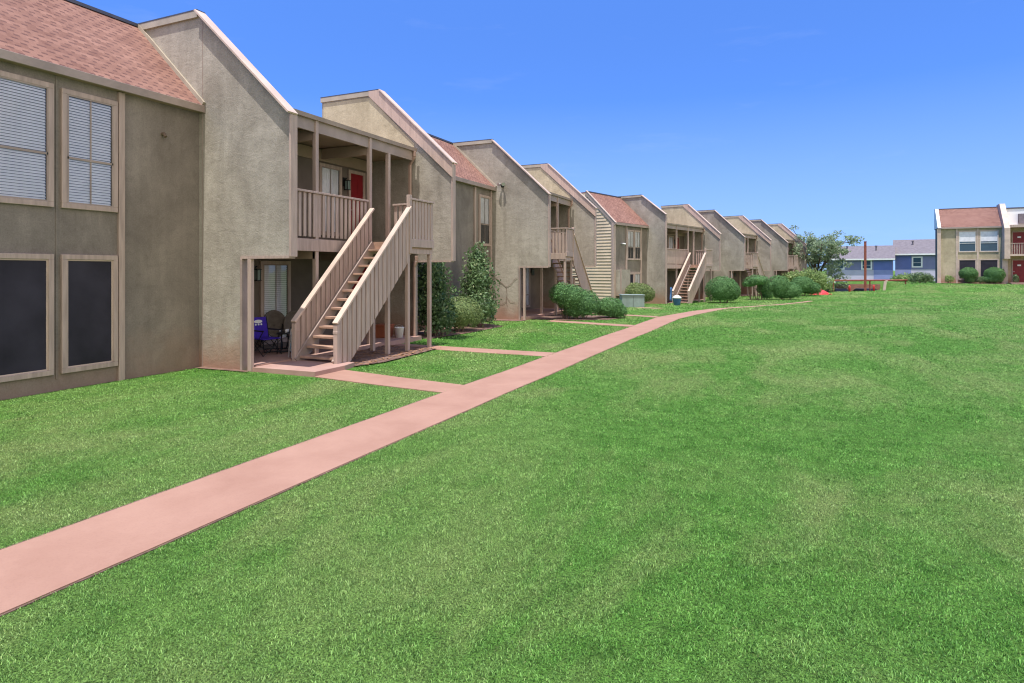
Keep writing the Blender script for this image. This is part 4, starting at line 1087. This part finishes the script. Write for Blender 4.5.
# ------------------------------------------------------------------ grass blades
def inside(poly, X, Y):
    r = np.zeros(len(X), bool); n = len(poly); j = n-1
    for i in range(n):
        xi, yi = poly[i]; xj, yj = poly[j]
        c = ((yi > Y) != (yj > Y)) & (X < (xj-xi)*(Y-yi)/((yj-yi) if yj != yi else 1e-9)+xi)
        r ^= c; j = i
    return r
def grass():
    allv = []
    zones = [(1.6, 5, 14000, .0115, .0046), (5, 8, 7500, .012, .0062), (8, 12, 3600, .014, .009), (12, 18, 1500, .018, .013), (18, 30, 420, .024, .021), (30, 46, 110, .038, .034), (46, 66, 38, .045, .05)]
    tot = 0; blocks = []
    for (f0, f1, dens, h, w) in zones:
        half = .88
        area = half*(f1**2-f0**2)+2*(f1-f0)*.6; n = int(area*dens)
        f = np.sqrt(RNG.uniform(f0**2, f1**2, n)); r = RNG.uniform(-1, 1, n)*(half*f+.6)
        X = r*RX+f*FX; Y = r*RY+f*FY
        k = X > -11.0
        # keep off building and paved ground
        k &= ~((X < -9.62) & (Y > YA-.05) & (Y < YA2+.1)); k &= ~((X < -9.5) & (Y > YB) & (Y < YB2+.2))
        jx = X+RNG.normal(0, .03, n); jy = Y+RNG.normal(0, .03, n)
        for p in PATHS: k &= ~inside(p, jx, jy)
        sx_ = X+.16*np.sin(X*3.1+Y*5.3)*np.sin(Y*2.3)+RNG.normal(0, .07, n); sy_ = Y+.16*np.sin(X*4.7-Y*2.9)+RNG.normal(0, .07, n)
        for p in SOILS: k &= ~inside(p, sx_, sy_)
        v2 = np.stack([X+7.08, Y-48.44], 1); c, s = math.cos(-A2), math.sin(-A2)
        lx = v2[:, 0]*c-v2[:, 1]*s; ly = v2[:, 0]*s+v2[:, 1]*c
        k &= ~((lx < 1.4) & (ly > -12.2))
        X, Y = X[k], Y[k]; n = len(X)
        # clumpiness
        cl = np.array([noise.noise(Vector((a*5, b*5, 0)))+.6*noise.noise(Vector((a*14, b*14, 3))) for a, b in zip(X, Y)]) if n < 400000 else np.zeros(n)
        k = RNG.uniform(-1.0, 1.0, n) < cl*1.3+.55; X, Y, cl = X[k], Y[k], cl[k]; n = len(X)
        Z = np.array([ground(a, b) for a, b in zip(X, Y)])
        hh = h*RNG.uniform(.55, 1.35, n)*(1+.5*cl); a = RNG.uniform(0, 2*PI, n); ln = hh*RNG.uniform(.3, 1.5, n); b = RNG.uniform(0, 2*PI, n)
        ww = w*RNG.uniform(.7, 1.3, n)
        sx, sy = np.cos(a)*ww/2, np.sin(a)*ww/2; dx, dy = np.cos(b)*ln, np.sin(b)*ln
        V = np.empty((n, 5, 3))
        V[:, 0] = np.stack([X-sx, Y-sy, Z-.005], 1); V[:, 1] = np.stack([X+sx, Y+sy, Z-.005], 1)
        V[:, 2] = np.stack([X+dx*.4+sx*.8, Y+dy*.4+sy*.8, Z+hh*.65], 1); V[:, 3] = np.stack([X+dx*.4-sx*.8, Y+dy*.4-sy*.8, Z+hh*.65], 1)
        V[:, 4] = np.stack([X+dx, Y+dy, Z+hh], 1)
        blocks.append(V); tot += n
    V = np.concatenate(blocks); n = len(V)
    me = bpy.data.meshes.new('grass_blades'); me.vertices.add(5*n); me.vertices.foreach_set('co', V.ravel().astype(np.float32))
    base = (np.arange(n, dtype=np.int32)*5)[:, None]
    li = np.concatenate([base+np.array([[0, 1, 2, 3]]), base+np.array([[3, 2, 4]])], 1).ravel().astype(np.int32)
    me.loops.add(7*n); me.loops.foreach_set('vertex_index', li); me.polygons.add(2*n)
    ls = (np.arange(n, dtype=np.int32)*7)[:, None]+np.array([[0, 4]], dtype=np.int32); lt = np.tile(np.array([4, 3], dtype=np.int32), n)
    me.polygons.foreach_set('loop_start', ls.ravel().astype(np.int32)); me.polygons.foreach_set('loop_total', lt)
    me.materials.append(MATS['blade']); me.update(calc_edges=True)
    o = bpy.data.objects.new('grass_blades', me); COL.objects.link(o); tag(o, kind='stuff'); print('blades', n)
grass()

# ------------------------------------------------------------------ light, sky, camera
SD = Vector((.02, -.25, 1)).normalized()       # direction to the sun
sun = bpy.data.lights.new('sun', 'SUN'); sun.energy = 3.8; sun.angle = math.radians(.5); sun.color = (1, .965, .90)
so = bpy.data.objects.new('sun', sun); COL.objects.link(so); so.rotation_euler = (-SD).to_track_quat('-Z', 'Y').to_euler()
w = bpy.data.worlds.new('World'); scene.world = w; w.use_nodes = True; nt = w.node_tree; nt.nodes.clear()
sk = nt.nodes.new('ShaderNodeTexSky'); sk.sky_type = 'NISHITA'; sk.sun_disc = False
sk.sun_elevation = math.asin(SD.z); sk.sun_rotation = math.atan2(SD.x, SD.y)
sk.air_density = 1.0; sk.dust_density = 0.0; sk.ozone_density = 4.0; sk.altitude = 0
bg = nt.nodes.new('ShaderNodeBackground'); bg.inputs[1].default_value = .15
ou = nt.nodes.new('ShaderNodeOutputWorld')
tc = nt.nodes.new('ShaderNodeTexCoord'); mp_ = nt.nodes.new('ShaderNodeVectorMath'); mp_.operation = 'ADD'; mp_.inputs[1].default_value = (0, 0, .08)
mz = nt.nodes.new('ShaderNodeVectorMath'); mz.operation = 'MULTIPLY'; mz.inputs[1].default_value = (1, 1, 1.7); nt.links.new(tc.outputs['Generated'], mz.inputs[0]); nt.links.new(mz.outputs[0], mp_.inputs[0]); nt.links.new(mp_.outputs[0], sk.inputs['Vector'])
def vm(op, a, b=None):
    n = nt.nodes.new('ShaderNodeVectorMath'); n.operation = op
    for k, v in enumerate((a, b)):
        if v is None: continue
        if isinstance(v, bpy.types.NodeSocket): nt.links.new(v, n.inputs[k])
        else: n.inputs[k].default_value = v
    return n
dz = nt.nodes.new('ShaderNodeSeparateXYZ'); nt.links.new(tc.outputs['Generated'], dz.inputs[0])
hz_ = nt.nodes.new('ShaderNodeMapRange'); nt.links.new(dz.outputs[2], hz_.inputs[0]); hz_.inputs[1].default_value = 0; hz_.inputs[2].default_value = .26; hz_.inputs[3].default_value = .8; hz_.inputs[4].default_value = 0
tinted = vm('MULTIPLY', sk.outputs[0], (.54, .80, 1.24)).outputs[0]
tinted = mix(nt, hz_.outputs[0], tinted, (1.55, 2.25, 3.75))
cm = nt.nodes.new('ShaderNodeMapping'); nt.links.new(tc.outputs['Generated'], cm.inputs[0]); cm.inputs['Scale'].default_value = (3, 3, 16); cm.inputs['Rotation'].default_value = (.25, .1, 0)
ci = nt.nodes.new('ShaderNodeTexNoise'); ci.inputs['Scale'].default_value = 1.6; ci.inputs['Detail'].default_value = 8; ci.inputs['Roughness'].default_value = .62; nt.links.new(cm.outputs[0], ci.inputs['Vector'])
cr = nt.nodes.new('ShaderNodeMapRange'); nt.links.new(ci.outputs['Fac'], cr.inputs[0]); cr.inputs[1].default_value = .60; cr.inputs[2].default_value = .85; cr.inputs[4].default_value = .05
tinted = mix(nt, cr.outputs[0], tinted, (5.5, 5.5, 5.8))
# bright cloud added to fill shaded walls, unseen right of and behind the viewpoint
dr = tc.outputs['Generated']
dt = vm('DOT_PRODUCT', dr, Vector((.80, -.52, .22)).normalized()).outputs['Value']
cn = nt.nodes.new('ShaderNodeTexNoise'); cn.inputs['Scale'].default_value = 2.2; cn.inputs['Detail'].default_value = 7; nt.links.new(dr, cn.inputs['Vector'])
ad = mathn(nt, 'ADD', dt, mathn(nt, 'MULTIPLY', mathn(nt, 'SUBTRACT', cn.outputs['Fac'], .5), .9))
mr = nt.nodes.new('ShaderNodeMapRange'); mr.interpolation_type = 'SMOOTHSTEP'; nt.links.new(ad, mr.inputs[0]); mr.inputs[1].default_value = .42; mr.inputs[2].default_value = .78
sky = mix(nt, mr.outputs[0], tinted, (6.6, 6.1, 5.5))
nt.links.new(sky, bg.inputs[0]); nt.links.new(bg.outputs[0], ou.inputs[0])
cam = bpy.data.cameras.new('camera'); co = bpy.data.objects.new('camera', cam); COL.objects.link(co)
co.location = (0, 0, 2.0); co.rotation_euler = (PI/2, 0, AL); cam.sensor_width = 36; cam.lens = 620/1024*36
cam.shift_y = -71.5/1024; cam.clip_end = 6000; cam.clip_start = .05
scene.camera = co
scene.cycles.filter_width = 1.15
scene.render.resolution_x = 1024; scene.render.resolution_y = 683
vs_ = scene.view_settings; vs_.view_transform = 'Standard'; vs_.look = 'None'; vs_.exposure = .72; vs_.gamma = 1
